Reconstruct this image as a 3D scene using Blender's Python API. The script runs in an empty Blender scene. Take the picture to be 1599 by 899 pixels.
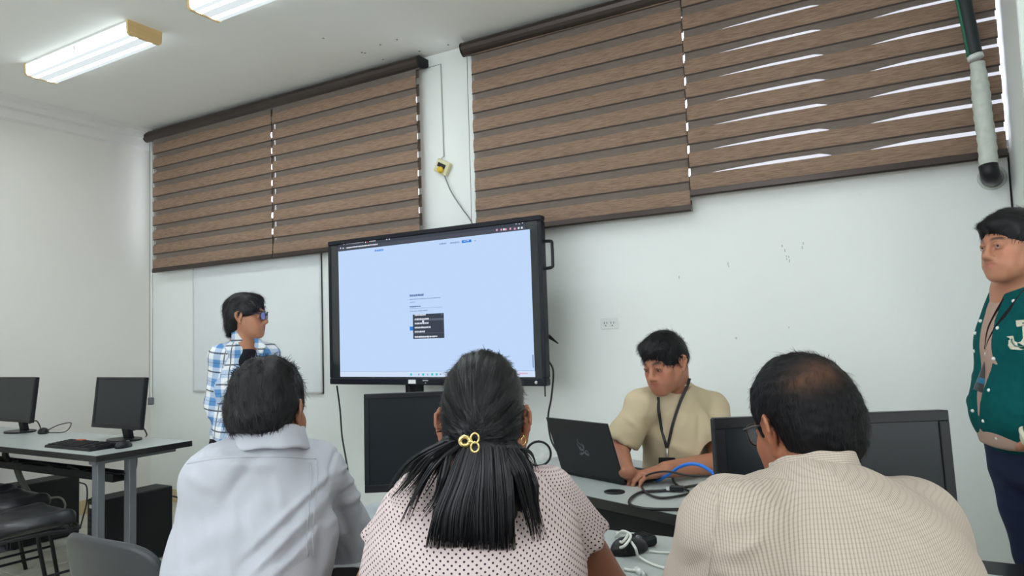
import bpy, math, random
import numpy as np
from mathutils import Vector, Matrix

random.seed(7)
rng = np.random.default_rng(11)
SC = bpy.context.scene
COL = SC.collection
PI = math.pi

# ------------------------------------------------------------------ camera
YAW, PITCH, ROLL, FPX = 0.526152, 0.0659681, -0.0326541, 1110.72
EYE = np.array([0.0, 0.0, 1.30])
_cy, _sy, _cp, _sp = math.cos(YAW), math.sin(YAW), math.cos(PITCH), math.sin(PITCH)
FW = np.array([-_sy * _cp, _cy * _cp, _sp])
_r = np.array([_cy, _sy, 0.0]); _u = np.cross(_r, FW)
RT = math.cos(ROLL) * _r + math.sin(ROLL) * _u
UP = -math.sin(ROLL) * _r + math.cos(ROLL) * _u
cd = bpy.data.cameras.new('camera'); cam = bpy.data.objects.new('camera', cd); COL.objects.link(cam)
cam.matrix_world = Matrix(((RT[0], UP[0], -FW[0], EYE[0]), (RT[1], UP[1], -FW[1], EYE[1]), (RT[2], UP[2], -FW[2], EYE[2]), (0, 0, 0, 1)))
cd.sensor_width = 36.0; cd.lens = FPX / 1599 * 36.0; cd.clip_start = 0.05
SC.camera = cam

# ------------------------------------------------------------------ world, exposure, big lights
w = bpy.data.worlds.new('sky'); SC.world = w; w.use_nodes = True
bg = w.node_tree.nodes['Background']; bg.inputs[0].default_value = (0.82, 0.88, 1.0, 1); bg.inputs[1].default_value = 4.5
vs = SC.view_settings; vs.view_transform = 'Standard'; vs.look = 'None'; vs.gamma = 1.0; vs.exposure = 0.0; vs.use_curve_mapping = False
LAMP_EMIT = 56.0
def area(name, loc, to, sx, sy, power, col):
    l = bpy.data.lights.new(name, 'AREA'); l.shape = 'RECTANGLE'; l.size = sx; l.size_y = sy; l.energy = power; l.color = col
    o = bpy.data.objects.new(name, l); COL.objects.link(o); o.location = loc
    o.rotation_euler = (Vector(to) - Vector(loc)).to_track_quat('-Z', 'Y').to_euler()
    return o
area('rear_window_daylight', (-2.0, -3.80, 1.9), (-2.0, 0, 2.3), 5.0, 1.5, 58, (0.93, 0.98, 1.0))
area('side_fill_light', (3.35, 0.2, 1.7), (0, 1.2, 1.3), 3.6, 1.4, 66, (0.93, 0.98, 1.0))  # unseen fill light added before the solid right wall, which has no window

def ray(x, y): return FW + RT * (x - 799.5) / FPX - UP * (y - 449.5) / FPX
def at(x, y, d): return EYE + ray(x, y) * d                       # a point at that distance from the eye
def aty(x, y, Y): v = ray(x, y); return EYE + v * (Y / v[1])       # ... on the plane Y
def atz(x, y, z): v = ray(x, y); return EYE + v * ((z - EYE[2]) / v[2])

# ------------------------------------------------------------------ materials
def s2l(c): return tuple(((v / 255) / 12.92 if v / 255 < .04045 else ((v / 255 + .055) / 1.055) ** 2.4) for v in c)
def mat(name, col, rough=.5, metal=0, spec=.5, noise=None, bump=None, emit=None, sss=0, coat=0):
    m = bpy.data.materials.new(name); m.use_nodes = True; nt = m.node_tree; N = nt.nodes; L = nt.links
    b = N['Principled BSDF']; b.inputs['Base Color'].default_value = (*col, 1); b.inputs['Roughness'].default_value = rough
    b.inputs['Metallic'].default_value = metal; b.inputs['Specular IOR Level'].default_value = spec
    if coat: b.inputs['Coat Weight'].default_value = coat
    if sss: b.inputs['Subsurface Weight'].default_value = sss; b.inputs['Subsurface Radius'].default_value = (.012, .005, .003); b.inputs['Subsurface Scale'].default_value = 1.0
    tc = N.new('ShaderNodeTexCoord')
    if noise:                                                     # (scale xyz, strength, colour2)
        mp = N.new('ShaderNodeMapping'); mp.inputs['Scale'].default_value = noise[0]; L.new(tc.outputs['Object'], mp.inputs[0])
        n = N.new('ShaderNodeTexNoise'); n.inputs['Scale'].default_value = 1; n.inputs['Detail'].default_value = 5; L.new(mp.outputs[0], n.inputs[0])
        r = N.new('ShaderNodeMapRange'); r.inputs[1].default_value = .35; r.inputs[2].default_value = .65; L.new(n.outputs[0], r.inputs[0]); r.inputs[4].default_value = noise[1]
        mx = N.new('ShaderNodeMix'); mx.data_type = 'RGBA'; mx.inputs[6].default_value = (*col, 1); mx.inputs[7].default_value = (*noise[2], 1)
        L.new(r.outputs[0], mx.inputs[0]); L.new(mx.outputs[2], b.inputs['Base Color'])
    if bump:
        mp = N.new('ShaderNodeMapping'); mp.inputs['Scale'].default_value = bump[0]; L.new(tc.outputs['Object'], mp.inputs[0])
        n = N.new('ShaderNodeTexNoise'); n.inputs['Scale'].default_value = 1; n.inputs['Detail'].default_value = 4; L.new(mp.outputs[0], n.inputs[0])
        bp = N.new('ShaderNodeBump'); bp.inputs['Strength'].default_value = bump[1]; bp.inputs['Distance'].default_value = bump[2]
        L.new(n.outputs[0], bp.inputs['Height']); L.new(bp.outputs[0], b.inputs['Normal'])
    if emit: b.inputs['Emission Color'].default_value = (*emit[0], 1); b.inputs['Emission Strength'].default_value = emit[1]
    return m
def emis(name, col, s=1.0):
    m = bpy.data.materials.new(name); m.use_nodes = True; N = m.node_tree.nodes; N.clear()
    e = N.new('ShaderNodeEmission'); e.inputs[0].default_value = (*col, 1); e.inputs[1].default_value = s
    o = N.new('ShaderNodeOutputMaterial'); m.node_tree.links.new(e.outputs[0], o.inputs[0]); return m
def attr_mat(name, rough=.5, spec=.4, sss=0, bump=None):          # colour from the point attribute 'Col'
    m = mat(name, (.5, .5, .5), rough, 0, spec, bump=bump, sss=sss); nt = m.node_tree
    a = nt.nodes.new('ShaderNodeAttribute'); a.attribute_name = 'Col'
    nt.links.new(a.outputs['Color'], nt.nodes['Principled BSDF'].inputs['Base Color']); return m

M = {}
M['wall'] = mat('wall_paint', (.79, .815, .79), .6, spec=.3, noise=((.8, .8, .8), .35, (.76, .78, .745)), bump=((14, 14, 14), .12, .004))
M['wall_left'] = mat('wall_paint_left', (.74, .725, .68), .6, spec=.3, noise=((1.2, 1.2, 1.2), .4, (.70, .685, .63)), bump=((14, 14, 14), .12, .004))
M['ceil'] = mat('ceiling_paint', (.87, .87, .84), .8, spec=.2, noise=((.7, .7, .7), .4, (.83, .83, .80)), bump=((20, 20, 20), .1, .004))
M['cornice'] = mat('cornice_paint', (.74, .73, .70), .7)
M['base'] = mat('baseboard_tile', s2l((205, 185, 145)), .4, noise=((6, 6, 6), .5, s2l((190, 170, 130))))
M['tile'] = mat('floor_tile', s2l((196, 194, 180)), .35, noise=((5, 5, 5), .6, s2l((182, 180, 166))))
M['grout'] = mat('grout', s2l((110, 106, 95)), .8)
M['black'] = mat('black_plastic', (.009, .010, .012), .4, spec=.3)
M['blackm'] = mat('black_matte', (.010, .011, .013), .6, spec=.3)
M['screen'] = mat('dark_screen', (.009, .013, .016), .3, spec=.3)
M['greym'] = mat('grey_metal', s2l((100, 104, 110)), .45, metal=.1)
M['desk'] = mat('desk_laminate', s2l((176, 182, 180)), .35, noise=((20, 20, 20), .3, s2l((166, 172, 170))))
M['edge'] = mat('desk_edge', (.01, .01, .011), .45)
M['leather'] = mat('black_vinyl', (.014, .015, .018), .36, bump=((30, 30, 30), .15, .01))
M['white'] = mat('white_plastic', (.72, .74, .72), .4)
M['whitec'] = mat('white_cable', (.75, .76, .72), .45)
M['greyc'] = mat('grey_bead', s2l((130, 134, 132)), .5)
M['board'] = mat('whiteboard', (.74, .77, .78), .22, noise=((3, 3, 3), .4, (.70, .735, .745)))
M['alu'] = mat('aluminium', (.60, .61, .61), .45, metal=.3)
M['rail'] = mat('rail_bronze', s2l((66, 56, 52)), .32, metal=.5)
M['cable'] = mat('black_cable', (.012, .012, .013), .45)
M['blue'] = mat('blue_cable', s2l((30, 110, 205)), .4)
M['gold'] = mat('gold_metal', (.85, .66, .28), .22, metal=1)
M['wood'] = mat('pale_wood', s2l((225, 195, 140)), .5, noise=((30, 4, 30), .5, s2l((200, 165, 110))))

# ------------------------------------------------------------------ mesh helpers
def mesh(name, V, Fc, m, parent=None, smooth=False, mats=None, fm=None, uv=None, colr=None, kind=None):
    me = bpy.data.meshes.new(name); V = np.asarray(V, dtype=float)
    me.from_pydata(V.tolist() if not isinstance(V, list) else V, [], Fc if isinstance(Fc, list) else Fc.tolist())
    for q in (mats or [m]): me.materials.append(q)
    if fm is not None: me.polygons.foreach_set('material_index', fm)
    if smooth: me.polygons.foreach_set('use_smooth', [True] * len(me.polygons))
    if uv is not None:
        a = me.attributes.new('PUV', 'FLOAT_VECTOR', 'POINT'); a.data.foreach_set('vector', np.asarray(uv, dtype=np.float32).ravel())
    if colr is not None:
        a = me.attributes.new('Col', 'FLOAT_COLOR', 'POINT'); c = np.ones((len(V), 4), np.float32); c[:, :3] = colr; a.data.foreach_set('color', c.ravel())
    me.update()
    o = bpy.data.objects.new(name, me); COL.objects.link(o)
    if parent is not None: put(o, parent)
    if kind: o['kind'] = kind
    return o
def put(o, parent):
    o.parent = parent; bpy.context.view_layer.update if False else None
    o.matrix_parent_inverse = pmat(parent).inverted()
def pmat(o):
    m = o.matrix_basis.copy()
    if o.parent: m = pmat(o.parent) @ o.matrix_parent_inverse @ m
    return m
def thing(name, label, cat, loc, group=None, rotz=0):
    o = bpy.data.objects.new(name, None); COL.objects.link(o); o.empty_display_size = .1
    o.location = [float(v) for v in loc]; o.rotation_euler = (0, 0, rotz); tag(o, label, cat, group); return o
def tag(o, label, cat, group=None):
    o['label'] = label; o['category'] = cat
    if group: o['group'] = group
    return o
def struct(o): o['kind'] = 'structure'; return o

class MB:                                                          # collects shapes, built as ONE mesh
    def __init__(s): s.v = []; s.f = []; s.m = []; s.sm = []; s.cur = 0; s.T = None
    def add(s, V, Fc, sm=False):
        b = len(s.v)
        for p in V:
            p = Vector([float(t) for t in p])
            s.v.append(tuple(s.T @ p) if s.T else tuple(p))
        for q in Fc: s.f.append(tuple(i + b for i in q)); s.m.append(s.cur); s.sm.append(sm)
        return s
    def box(s, a, b, bev=0):
        x0, y0, z0 = a; x1, y1, z1 = b
        if bev <= 0:
            return s.add([(x0, y0, z0), (x1, y0, z0), (x1, y1, z0), (x0, y1, z0), (x0, y0, z1), (x1, y0, z1), (x1, y1, z1), (x0, y1, z1)],
                         [(0, 3, 2, 1), (4, 5, 6, 7), (0, 1, 5, 4), (1, 2, 6, 5), (2, 3, 7, 6), (3, 0, 4, 7)])
        # chamfered box
        V = []; e = bev
        for X, Y, Z in ((a_, b_, c_) for a_ in (0, 1) for b_ in (0, 1) for c_ in (0, 1)):
            x = (x0, x1)[X]; y = (y0, y1)[Y]; z = (z0, z1)[Z]; dx = e if X == 0 else -e; dy = e if Y == 0 else -e; dz = e if Z == 0 else -e
            V += [(x, y + dy, z + dz), (x + dx, y, z + dz), (x + dx, y + dy, z)]
        id_ = lambda X, Y, Z, k: (X * 4 + Y * 2 + Z) * 3 + k
        Fs = []
        for X in (0, 1): q = [id_(X, 0, 0, 0), id_(X, 1, 0, 0), id_(X, 1, 1, 0), id_(X, 0, 1, 0)]; Fs.append(q if X else q[::-1])
        for Y in (0, 1): q = [id_(0, Y, 0, 1), id_(0, Y, 1, 1), id_(1, Y, 1, 1), id_(1, Y, 0, 1)]; Fs.append(q if Y else q[::-1])
        for Z in (0, 1): q = [id_(0, 0, Z, 2), id_(1, 0, Z, 2), id_(1, 1, Z, 2), id_(0, 1, Z, 2)]; Fs.append(q if Z else q[::-1])
        for A in (0, 1):
            for B in (0, 1):
                Fs.append([id_(A, B, 0, 0), id_(A, B, 1, 0), id_(A, B, 1, 1), id_(A, B, 0, 1)])
                Fs.append([id_(A, 0, B, 0), id_(A, 1, B, 0), id_(A, 1, B, 2), id_(A, 0, B, 2)])
                Fs.append([id_(0, A, B, 1), id_(1, A, B, 1), id_(1, A, B, 2), id_(0, A, B, 2)])
        for c in range(8): Fs.append([c * 3, c * 3 + 1, c * 3 + 2])
        cx = np.array([(x0 + x1) / 2, (y0 + y1) / 2, (z0 + z1) / 2])
        out = []
        for q in Fs:
            P = np.array([V[i] for i in q]); n = np.cross(P[1] - P[0], P[2] - P[0])
            out.append(q if n @ (P.mean(0) - cx) > 0 else q[::-1])
        return s.add(V, out)
    def tube(s, pts, r, n=8, cap=True, ref=None):
        pts = [np.array(p, float) for p in pts]; rr = r if hasattr(r, '__len__') else [r] * len(pts)
        V = []; prev = None
        for i, p in enumerate(pts):
            t = pts[min(i + 1, len(pts) - 1)] - pts[max(i - 1, 0)]; t /= max(np.linalg.norm(t), 1e-9)
            if prev is None:
                a = np.array([0, 0, 1.]) if abs(t[2]) < .9 else np.array([1., 0, 0])
                u = np.cross(t, a)
            else: u = prev - t * (prev @ t)
            u /= max(np.linalg.norm(u), 1e-9); prev = u; w_ = np.cross(t, u)
            for k in range(n):
                a = 2 * PI * k / n; V.append(p + (u * math.cos(a) + w_ * math.sin(a)) * rr[i])
        Fs = [(i * n + k, i * n + (k + 1) % n, (i + 1) * n + (k + 1) % n, (i + 1) * n + k) for i in range(len(pts) - 1) for k in range(n)]
        if cap: Fs += [tuple(range(n))[::-1], tuple((len(pts) - 1) * n + k for k in range(n))]
        return s.add(V, Fs, True)
    def cyl(s, a, b, r, n=16): return s.tube([a, b], r, n)
    def prism(s, poly, z0, z1, ax='z'):                            # outline (2-D) extruded along an axis
        n = len(poly)
        def P(x, y, h): return {'z': (x, y, h), 'y': (x, h, y), 'x': (h, x, y)}[ax]
        V = [P(x, y, z0) for x, y in poly] + [P(x, y, z1) for x, y in poly]
        Fs = [tuple(range(n))[::-1], tuple(range(n, 2 * n))] + [(i, (i + 1) % n, n + (i + 1) % n, n + i) for i in range(n)]
        if ax == 'y': Fs = [q[::-1] for q in Fs]
        return s.add(V, Fs)
    def ball(s, c, r, n=12, m_=8, R=None):
        r = r if hasattr(r, '__len__') else (r, r, r); V = []; R = np.eye(3) if R is None else R
        for i in range(m_ + 1):
            th = PI * i / m_
            for k in range(n):
                a = 2 * PI * k / n; V.append(np.array(c, float) + R @ np.array([r[0] * math.sin(th) * math.cos(a), r[1] * math.sin(th) * math.sin(a), r[2] * math.cos(th)]))
        Fs = [(i * n + k, (i + 1) * n + k, (i + 1) * n + (k + 1) % n, i * n + (k + 1) % n) for i in range(m_) for k in range(n)]
        return s.add(V, Fs, True)
    def ring(s, c, ax1, ax2, R, r, n=28, m_=8, arc=(0, 2 * PI)):
        full = abs(arc[1] - arc[0] - 2 * PI) < 1e-6
        pts = [np.array(c, float) + np.array(ax1) * R * math.cos(arc[0] + (arc[1] - arc[0]) * i / n) + np.array(ax2) * R * math.sin(arc[0] + (arc[1] - arc[0]) * i / n) for i in range(n + 1)]
        return s.tube(pts, r, m_, cap=not full)
    def build(s, name, m, parent=None, kind=None):
        ms = m if isinstance(m, list) else [m]
        me = bpy.data.meshes.new(name); me.from_pydata(s.v, [], s.f)
        for q in ms: me.materials.append(q)
        me.polygons.foreach_set('material_index', s.m); me.polygons.foreach_set('use_smooth', s.sm); me.update()
        o = bpy.data.objects.new(name, me); COL.objects.link(o)
        if parent is not None: put(o, parent)
        if kind: o['kind'] = kind
        return o
def box(name, a, b, m, parent=None, bev=0): return MB().box(a, b, bev).build(name, m, parent)
def spline(pts, n=8):                                              # Catmull-Rom
    P = [np.array(p, float) for p in pts]; P = [2 * P[0] - P[1]] + P + [2 * P[-1] - P[-2]]; out = []
    for i in range(1, len(P) - 2):
        for k in range(n):
            t = k / n; a, b, c, d = P[i - 1:i + 3]
            out.append(.5 * ((2 * b) + (c - a) * t + (2 * a - 5 * b + 4 * c - d) * t * t + (3 * b - a - 3 * c + d) * t ** 3))
    out.append(P[-2]); return out
def copy_tree(o, parent=None):
    c = o.copy(); COL.objects.link(c)
    if parent is not None: c.parent = parent; c.matrix_parent_inverse = o.matrix_parent_inverse.copy()
    for ch in [q for q in bpy.data.objects if q.parent is o and q is not c]: copy_tree(ch, c)
    return c
def rot(a): return Matrix.Rotation(a, 4, 'Z')
# ------------------------------------------------------------------ implicit surfaces for bodies, hair and clothes
def nrm(v): v = np.asarray(v, float); return v / max(np.linalg.norm(v), 1e-9)
class Frame:                                                       # x right of the person, y forward, z up
    def __init__(s, o, heading, pitch=0, roll=0):
        o = np.asarray(o, float); h = math.radians(heading); p = math.radians(pitch); q = math.radians(roll)
        y = np.array([-math.sin(h), math.cos(h), 0]); x = np.array([math.cos(h), math.sin(h), 0]); z = np.array([0, 0, 1.])
        y, z = y * math.cos(p) + z * math.sin(p), z * math.cos(p) - y * math.sin(p)      # pitch > 0 looks up
        x, z = x * math.cos(q) + z * math.sin(q), z * math.cos(q) - x * math.sin(q)      # roll > 0 lifts the right side
        s.o = o; s.A = np.array([x, y, z]).T
    def w(s, p): return s.o + s.A @ np.asarray(p, float)
    def l(s, P): return (P - s.o) @ s.A
    def d(s, v): return s.A @ np.asarray(v, float)
class Fld:
    def __init__(s): s.p = []
    def cap(s, a, b, r, r2=None, k=.01, op='u', fr=None):
        if fr: a, b = fr.w(a), fr.w(b)
        s.p.append(('c', np.asarray(a, float), np.asarray(b, float), float(r), float(r if r2 is None else r2), k, op)); return s
    def ell(s, c, r, R=None, k=.01, op='u', fr=None):
        R = np.eye(3) if R is None else np.asarray(R, float)
        if fr: c = fr.w(c); R = fr.A @ R
        s.p.append(('e', np.asarray(c, float), R, np.asarray(r, float), 0, k, op)); return s
    def chain(s, pts, rs, k=.01, op='u', fr=None):
        rs = rs if hasattr(rs, '__len__') else [rs] * len(pts)
        for i in range(len(pts) - 1): s.cap(pts[i], pts[i + 1], rs[i], rs[i + 1], k, op, fr)
        return s
    def cut(s, p, n, fr=None, k=.002):                             # removes everything on the side n points to
        if fr: p = fr.w(p); n = fr.d(n)
        s.p.append(('h', np.asarray(p, float), nrm(n), 0, 0, k, 's')); return s
    @staticmethod
    def dist(q, P):
        if q[0] == 'c':
            ba = q[2] - q[1]; pa = P - q[1]; t = np.clip(pa @ ba / max(ba @ ba, 1e-12), 0, 1)
            return np.linalg.norm(pa - t[:, None] * ba, axis=1) - (q[3] + (q[4] - q[3]) * t)
        if q[0] == 'e':
            L = (P - q[1]) @ q[2]; k0 = np.linalg.norm(L / q[3], axis=1); k1 = np.linalg.norm(L / q[3] ** 2, axis=1)
            return k0 * (k0 - 1) / np.maximum(k1, 1e-9)
        return -((P - q[1]) @ q[2])                                # half space: inside (negative) where n points
    def ev(s, P, idx=None):
        d = None
        for i in (range(len(s.p)) if idx is None else idx):
            q = s.p[i]; e = s.dist(q, P); k = q[5]
            if q[6] == 'u':
                if d is None: d = e; continue
                h = np.maximum(k - np.abs(d - e), 0) / k; d = np.minimum(d, e) - h * h * k * .25
            else:
                if d is None: d = np.full(len(P), 1.0)
                h = np.maximum(k - np.abs(d + e), 0) / k; d = np.maximum(d, -e) + h * h * k * .25
        return d if d is not None else np.full(len(P), 1.0)
    def march(s, P0, D, maxd=1.0):                                 # from P0 along D to the surface
        P = np.array(P0, float).reshape(-1, 3).copy(); D = nrm(D); t = np.zeros(len(P))
        for _ in range(60):
            e = s.ev(P); P += D * np.clip(e, -.02, .05)[:, None] * .8; t += np.clip(e, -.02, .05) * .8
        return P
    def grad(s, P, h=.002):
        P = np.asarray(P, float).reshape(-1, 3); g = np.stack([s.ev(P + np.eye(3)[a] * h) - s.ev(P - np.eye(3)[a] * h) for a in range(3)], 1)
        return g / np.maximum(np.linalg.norm(g, axis=1, keepdims=True), 1e-9)

def surf(F, h, B=12, margin=.02):
    lo = np.full(3, 1e9); hi = -lo
    for q in F.p:
        if q[6] != 'u': continue
        if q[0] == 'c': a = np.minimum(q[1] - q[3], q[2] - q[4]); b = np.maximum(q[1] + q[3], q[2] + q[4])
        else: a = q[1] - q[3].max(); b = q[1] + q[3].max()
        lo = np.minimum(lo, a); hi = np.maximum(hi, b)
    lo -= margin + 2 * h; hi += margin + 2 * h; s = B * h; nb = np.ceil((hi - lo) / s).astype(int)
    G = np.stack(np.meshgrid(*[np.arange(n) for n in nb], indexing='ij'), -1).reshape(-1, 3)
    C = lo + (G + .5) * s; R = s * .8661
    Ds = np.stack([F.dist(q, C) for q in F.p], 1)
    isu = np.array([q[6] == 'u' for q in F.p]); ks = np.array([q[5] for q in F.p])
    # ellipsoid distance is only a bound: be generous
    mn = Ds[:, isu].min(1); act = (mn < R + margin) & ~((mn < -(R + .012)) & (Ds[:, ~isu].min(1) > R + .02 if (~isu).any() else True))
    NX, NY, NZ = (nb * B + 2)
    g1 = np.arange(B + 1); nod = np.stack(np.meshgrid(g1, g1, g1, indexing='ij'), -1).reshape(-1, 3)
    VI = []; VP = []; Q = []
    cor = [(a, b, c) for a in (0, 1) for b in (0, 1) for c in (0, 1)]
    for bi in np.nonzero(act)[0]:
        idx = np.nonzero(Ds[bi] < R + ks + .03)[0]
        if not isu[idx].any(): continue
        base = G[bi] * B; P = lo + (base + nod) * h
        D = F.ev(P, idx).reshape(B + 1, B + 1, B + 1)
        if D.min() > 0 or D.max() < 0: continue
        I = D < 0
        cnt = sum(I[a:B + a, b:B + b, c:B + c].astype(np.int8) for a, b, c in cor)
        m = (cnt > 0) & (cnt < 8)
        ci = np.argwhere(m)
        if len(ci):
            acc = np.zeros((len(ci), 3)); n = np.zeros(len(ci))
            for ax in range(3):
                o1, o2 = [a for a in range(3) if a != ax]
                for u in (0, 1):
                    for v in (0, 1):
                        p0 = ci.copy(); p0[:, o1] += u; p0[:, o2] += v; p1 = p0.copy(); p1[:, ax] += 1
                        d0 = D[tuple(p0.T)]; d1 = D[tuple(p1.T)]; x = (d0 < 0) != (d1 < 0)
                        t = d0 / np.where(np.abs(d0 - d1) < 1e-12, 1, d0 - d1); q = p0.astype(float); q[:, ax] += t
                        acc[x] += q[x]; n[x] += 1
            VP.append(lo + (base + acc / n[:, None]) * h); g = ci + base
            VI.append((g[:, 0] * NY + g[:, 1]) * NZ + g[:, 2])
        for ax in range(3):
            sl0 = [slice(0, B)] * 3; sl1 = list(sl0); sl1[ax] = slice(1, B + 1)
            a = I[tuple(sl0)]; b = I[tuple(sl1)]; e = np.argwhere(a != b)
            if not len(e): continue
            ins = a[tuple(e.T)]; e = e + base; o1, o2 = (ax + 1) % 3, (ax + 2) % 3
            def cid(d1, d2):
                q = e.copy(); q[:, o1] -= d1; q[:, o2] -= d2; return (q[:, 0] * NY + q[:, 1]) * NZ + q[:, 2]
            q = np.stack([cid(1, 1), cid(0, 1), cid(0, 0), cid(1, 0)], 1)
            q[~ins] = q[~ins][:, ::-1]; Q.append(q)
    VI = np.concatenate(VI); VP = np.concatenate(VP); Q = np.concatenate(Q)
    o = np.argsort(VI); VI = VI[o]; VP = VP[o]; j = np.searchsorted(VI, Q); j = np.clip(j, 0, len(VI) - 1)
    ok = (VI[j] == Q).all(1); return VP, j[ok]
def vnorm(V, Q):
    a = V[Q[:, 2]] - V[Q[:, 0]]; b = V[Q[:, 3]] - V[Q[:, 1]]; n = np.cross(a, b); N = np.zeros_like(V)
    for k in range(4): np.add.at(N, Q[:, k], n)
    return N / np.maximum(np.linalg.norm(N, axis=1, keepdims=True), 1e-12)
def relax(V, Q, it=1, lam=.5):
    for _ in range(it):
        S = np.zeros_like(V); c = np.zeros(len(V))
        for k in range(4):
            for m_ in (1, 3):
                np.add.at(S, Q[:, k], V[Q[:, (k + m_) % 4]]); np.add.at(c, Q[:, k], 1)
        V = V * (1 - lam) + lam * S / np.maximum(c, 1)[:, None]
    return V
def wav(P, freq, seed, n=6):                                       # smooth pseudo noise, about -1..1
    r = np.random.default_rng(seed); o = np.zeros(len(P)); freq = np.asarray(freq, float) * np.ones(3)
    W = P + .35 / freq.mean() * np.sin(P @ (r.normal(size=(3, 3)) * freq.mean()) + r.uniform(0, 6, 3))
    for _ in range(n): o += np.sin((W * freq) @ r.normal(size=3) * 1.5 + r.uniform(0, 6.28))
    return o / n ** .5 / 1.2
def folds(P, segs, ax):                                            # soft creases: (a, b, width, amount), measured across ax
    o = np.zeros(len(P)); ax = nrm(ax)
    for a, b, wd, am in segs:
        a = np.array(a, float); b = np.array(b, float); ba = b - a; ba -= ax * (ba @ ax); pa = P - a; pa = pa - np.outer(pa @ ax, ax)
        t = np.clip(pa @ ba / (ba @ ba), 0, 1); d = np.linalg.norm(pa - t[:, None] * ba, axis=1)
        o += am * np.exp(-(d / wd) ** 2) * np.sin(np.clip(t, .02, .98) * PI) ** .5
    return o
def cloth(name, F, h, m, parent, disp=None, uv=None, colr=None, rl=1, label=None):
    V, Q = surf(F, h); V = relax(V, Q, rl)
    if disp is not None: V = V + vnorm(V, Q) * disp(V)[:, None]
    o = mesh(name, V, Q, m, parent, smooth=True, uv=uv(V) if uv else None, colr=colr(V) if colr else None)
    if label: o['label'] = label
    return o

# ------------------------------------------------------------------ head, hands
def head_field(F, fr, s=1.0, thin=1.0, detail=True):
    def E(c, r, k=.01, op='u', R=None): F.ell(np.array(c) * s, np.array(r) * s, R, k * s, op, fr)
    def K(a, b, r, r2=None, k=.01, op='u'): F.cap(np.array(a) * s, np.array(b) * s, r * s, (r if r2 is None else r2) * s, k * s, op, fr)
    E((0, -.012, .024), (.074, .097, .089)); E((0, .022, -.035), (.060 * thin, .066, .082), .03)
    for q in (-1, 1):
        K((q * .050 * thin, .002, -.052), (q * .020, .070, -.098), .021, .018, .03)
        E((q * .043 * thin, .060, -.034), (.022, .022, .024), .025)
        E((q * .030, .070, -.068), (.022, .02, .022), .025)
        K((q * .014, .0885, .017), (q * .042, .074, .015), .0105, .008, .014)
        E((q * .0315, .099, -.004), (.019, .015, .0115), .012, 's')
        E((q * .0315, .0795, -.004), (.0155, .0135, .0125), .004)
        if detail:
            K((q * .018, .0905, .0015), (q * .033, .0925, .0045), .0028, .003, .004); K((q * .033, .0925, .0045), (q * .047, .083, .0), .003, .0025, .004)
            K((q * .019, .0895, -.0125), (q * .045, .083, -.0125), .0022, .0022, .004)
        E((q * .0125, .099, -.0415), (.0085, .010, .0085), .008)
    E((0, .076, -.104), (.025, .019, .017), .022); E((0, .03, -.078), (.047 * thin, .056, .038), .03)
    K((0, .088, .012), (0, .108, -.032), .0075, .0095, .012); E((0, .1095, -.036), (.0125, .012, .0105), .010)
    E((0, .080, -.064), (.031, .020, .025), .018)
    for q in (-1, 1):
        K((0, .0995, -.0605), (q * .021, .089, -.064), .0045, .003, .006); K((0, .0985, -.0705), (q * .017, .0895, -.069), .0058, .004, .006)
    K((-.022, .0975, -.0655), (0, .1055, -.0653), .0016, .0016, .003, 's'); K((0, .1055, -.0653), (.022, .0975, -.0655), .0016, .0016, .003, 's')
    for q in (-1, 1):                                              # ears
        def ep(y, z, o=0): return np.array((q * (.0735 + max(0, -y - .0) * .56 + .005 + o), y - .006, z - .012))
        pts = [ep(.010, .004), ep(.011, .020), ep(.003, .031), ep(-.010, .031), ep(-.020, .020), ep(-.021, .004), ep(-.014, -.012), ep(-.006, -.024)]
        for i in range(len(pts) - 1): K(pts[i], pts[i + 1], .0042, .0042, .003)
        E(ep(.001, -.029), (.005, .0085, .009), .006)
        E(ep(-.006, .004, -.003), (.0048, .017, .027), .004)
        K(ep(-.012, .018, .001), ep(-.012, -.006, .0), .003, .003, .003); K(ep(.006, -.004), ep(.006, -.012), .0042, .0036, .004)
        E(ep(-.003, .001, .005), (.005, .0075, .012), .004, 's')
def hand_field(F, wr, dirn, back, side, s=1.0, curl=(20, 30, 20), spread=1.0, thumb_in=0):
    y = nrm(dirn); z = nrm(np.asarray(back) - y * (np.asarray(back) @ y)); x = np.cross(y, z) * side       # x = thumb side
    P = lambda a, b, c: np.asarray(wr) + (x * a + y * b + z * c) * s
    kn = [(.027, .088, 0), (.008, .094, .003), (-.011, .089, .002), (-.028, .079, -.002)]
    ln = [(.044, .026, .021), (.048, .029, .022), (.044, .027, .021), (.034, .021, .019)]; rr = [.0092, .0095, .009, .008]
    for i, (a, b, c) in enumerate(kn):
        F.cap(P(a * .45, .005, 0), P(a, b, c), .019 * s, .0125 * s, .012 * s)
        p = P(a, b, c); ang = 0; sp = math.radians((a * 300) * spread)
        for j in range(3):
            ang += math.radians(curl[j] + i * 2); dy = math.cos(ang); dz = -math.sin(ang)
            q = p + (y * dy * math.cos(sp) + x * math.sin(sp) * dy + z * dz) * ln[i][j] * s
            F.cap(p, q, rr[i] * (1 - .1 * j) * s, rr[i] * (.9 - .1 * j) * s, .003 * s); p = q
    F.ell(P(0, .045, -.006), np.array((.034, .042, .013)) * s, np.array([x, y, z]).T, .012 * s)
    a = P(.018, .018, -.008); b = P(.044 - thumb_in, .046, -.018); c = P(.052 - thumb_in * 2, .076, -.022); d = P(.050 - thumb_in * 3, .100, -.024)
    F.cap(a, b, .017 * s, .013 * s, .012 * s); F.cap(b, c, .0115 * s, .0105 * s, .005 * s); F.cap(c, d, .0105 * s, .0085 * s, .004 * s)
SKIN = attr_mat('skin', .48, .35, sss=.12, bump=((160, 160, 160), .08, .002))
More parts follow.
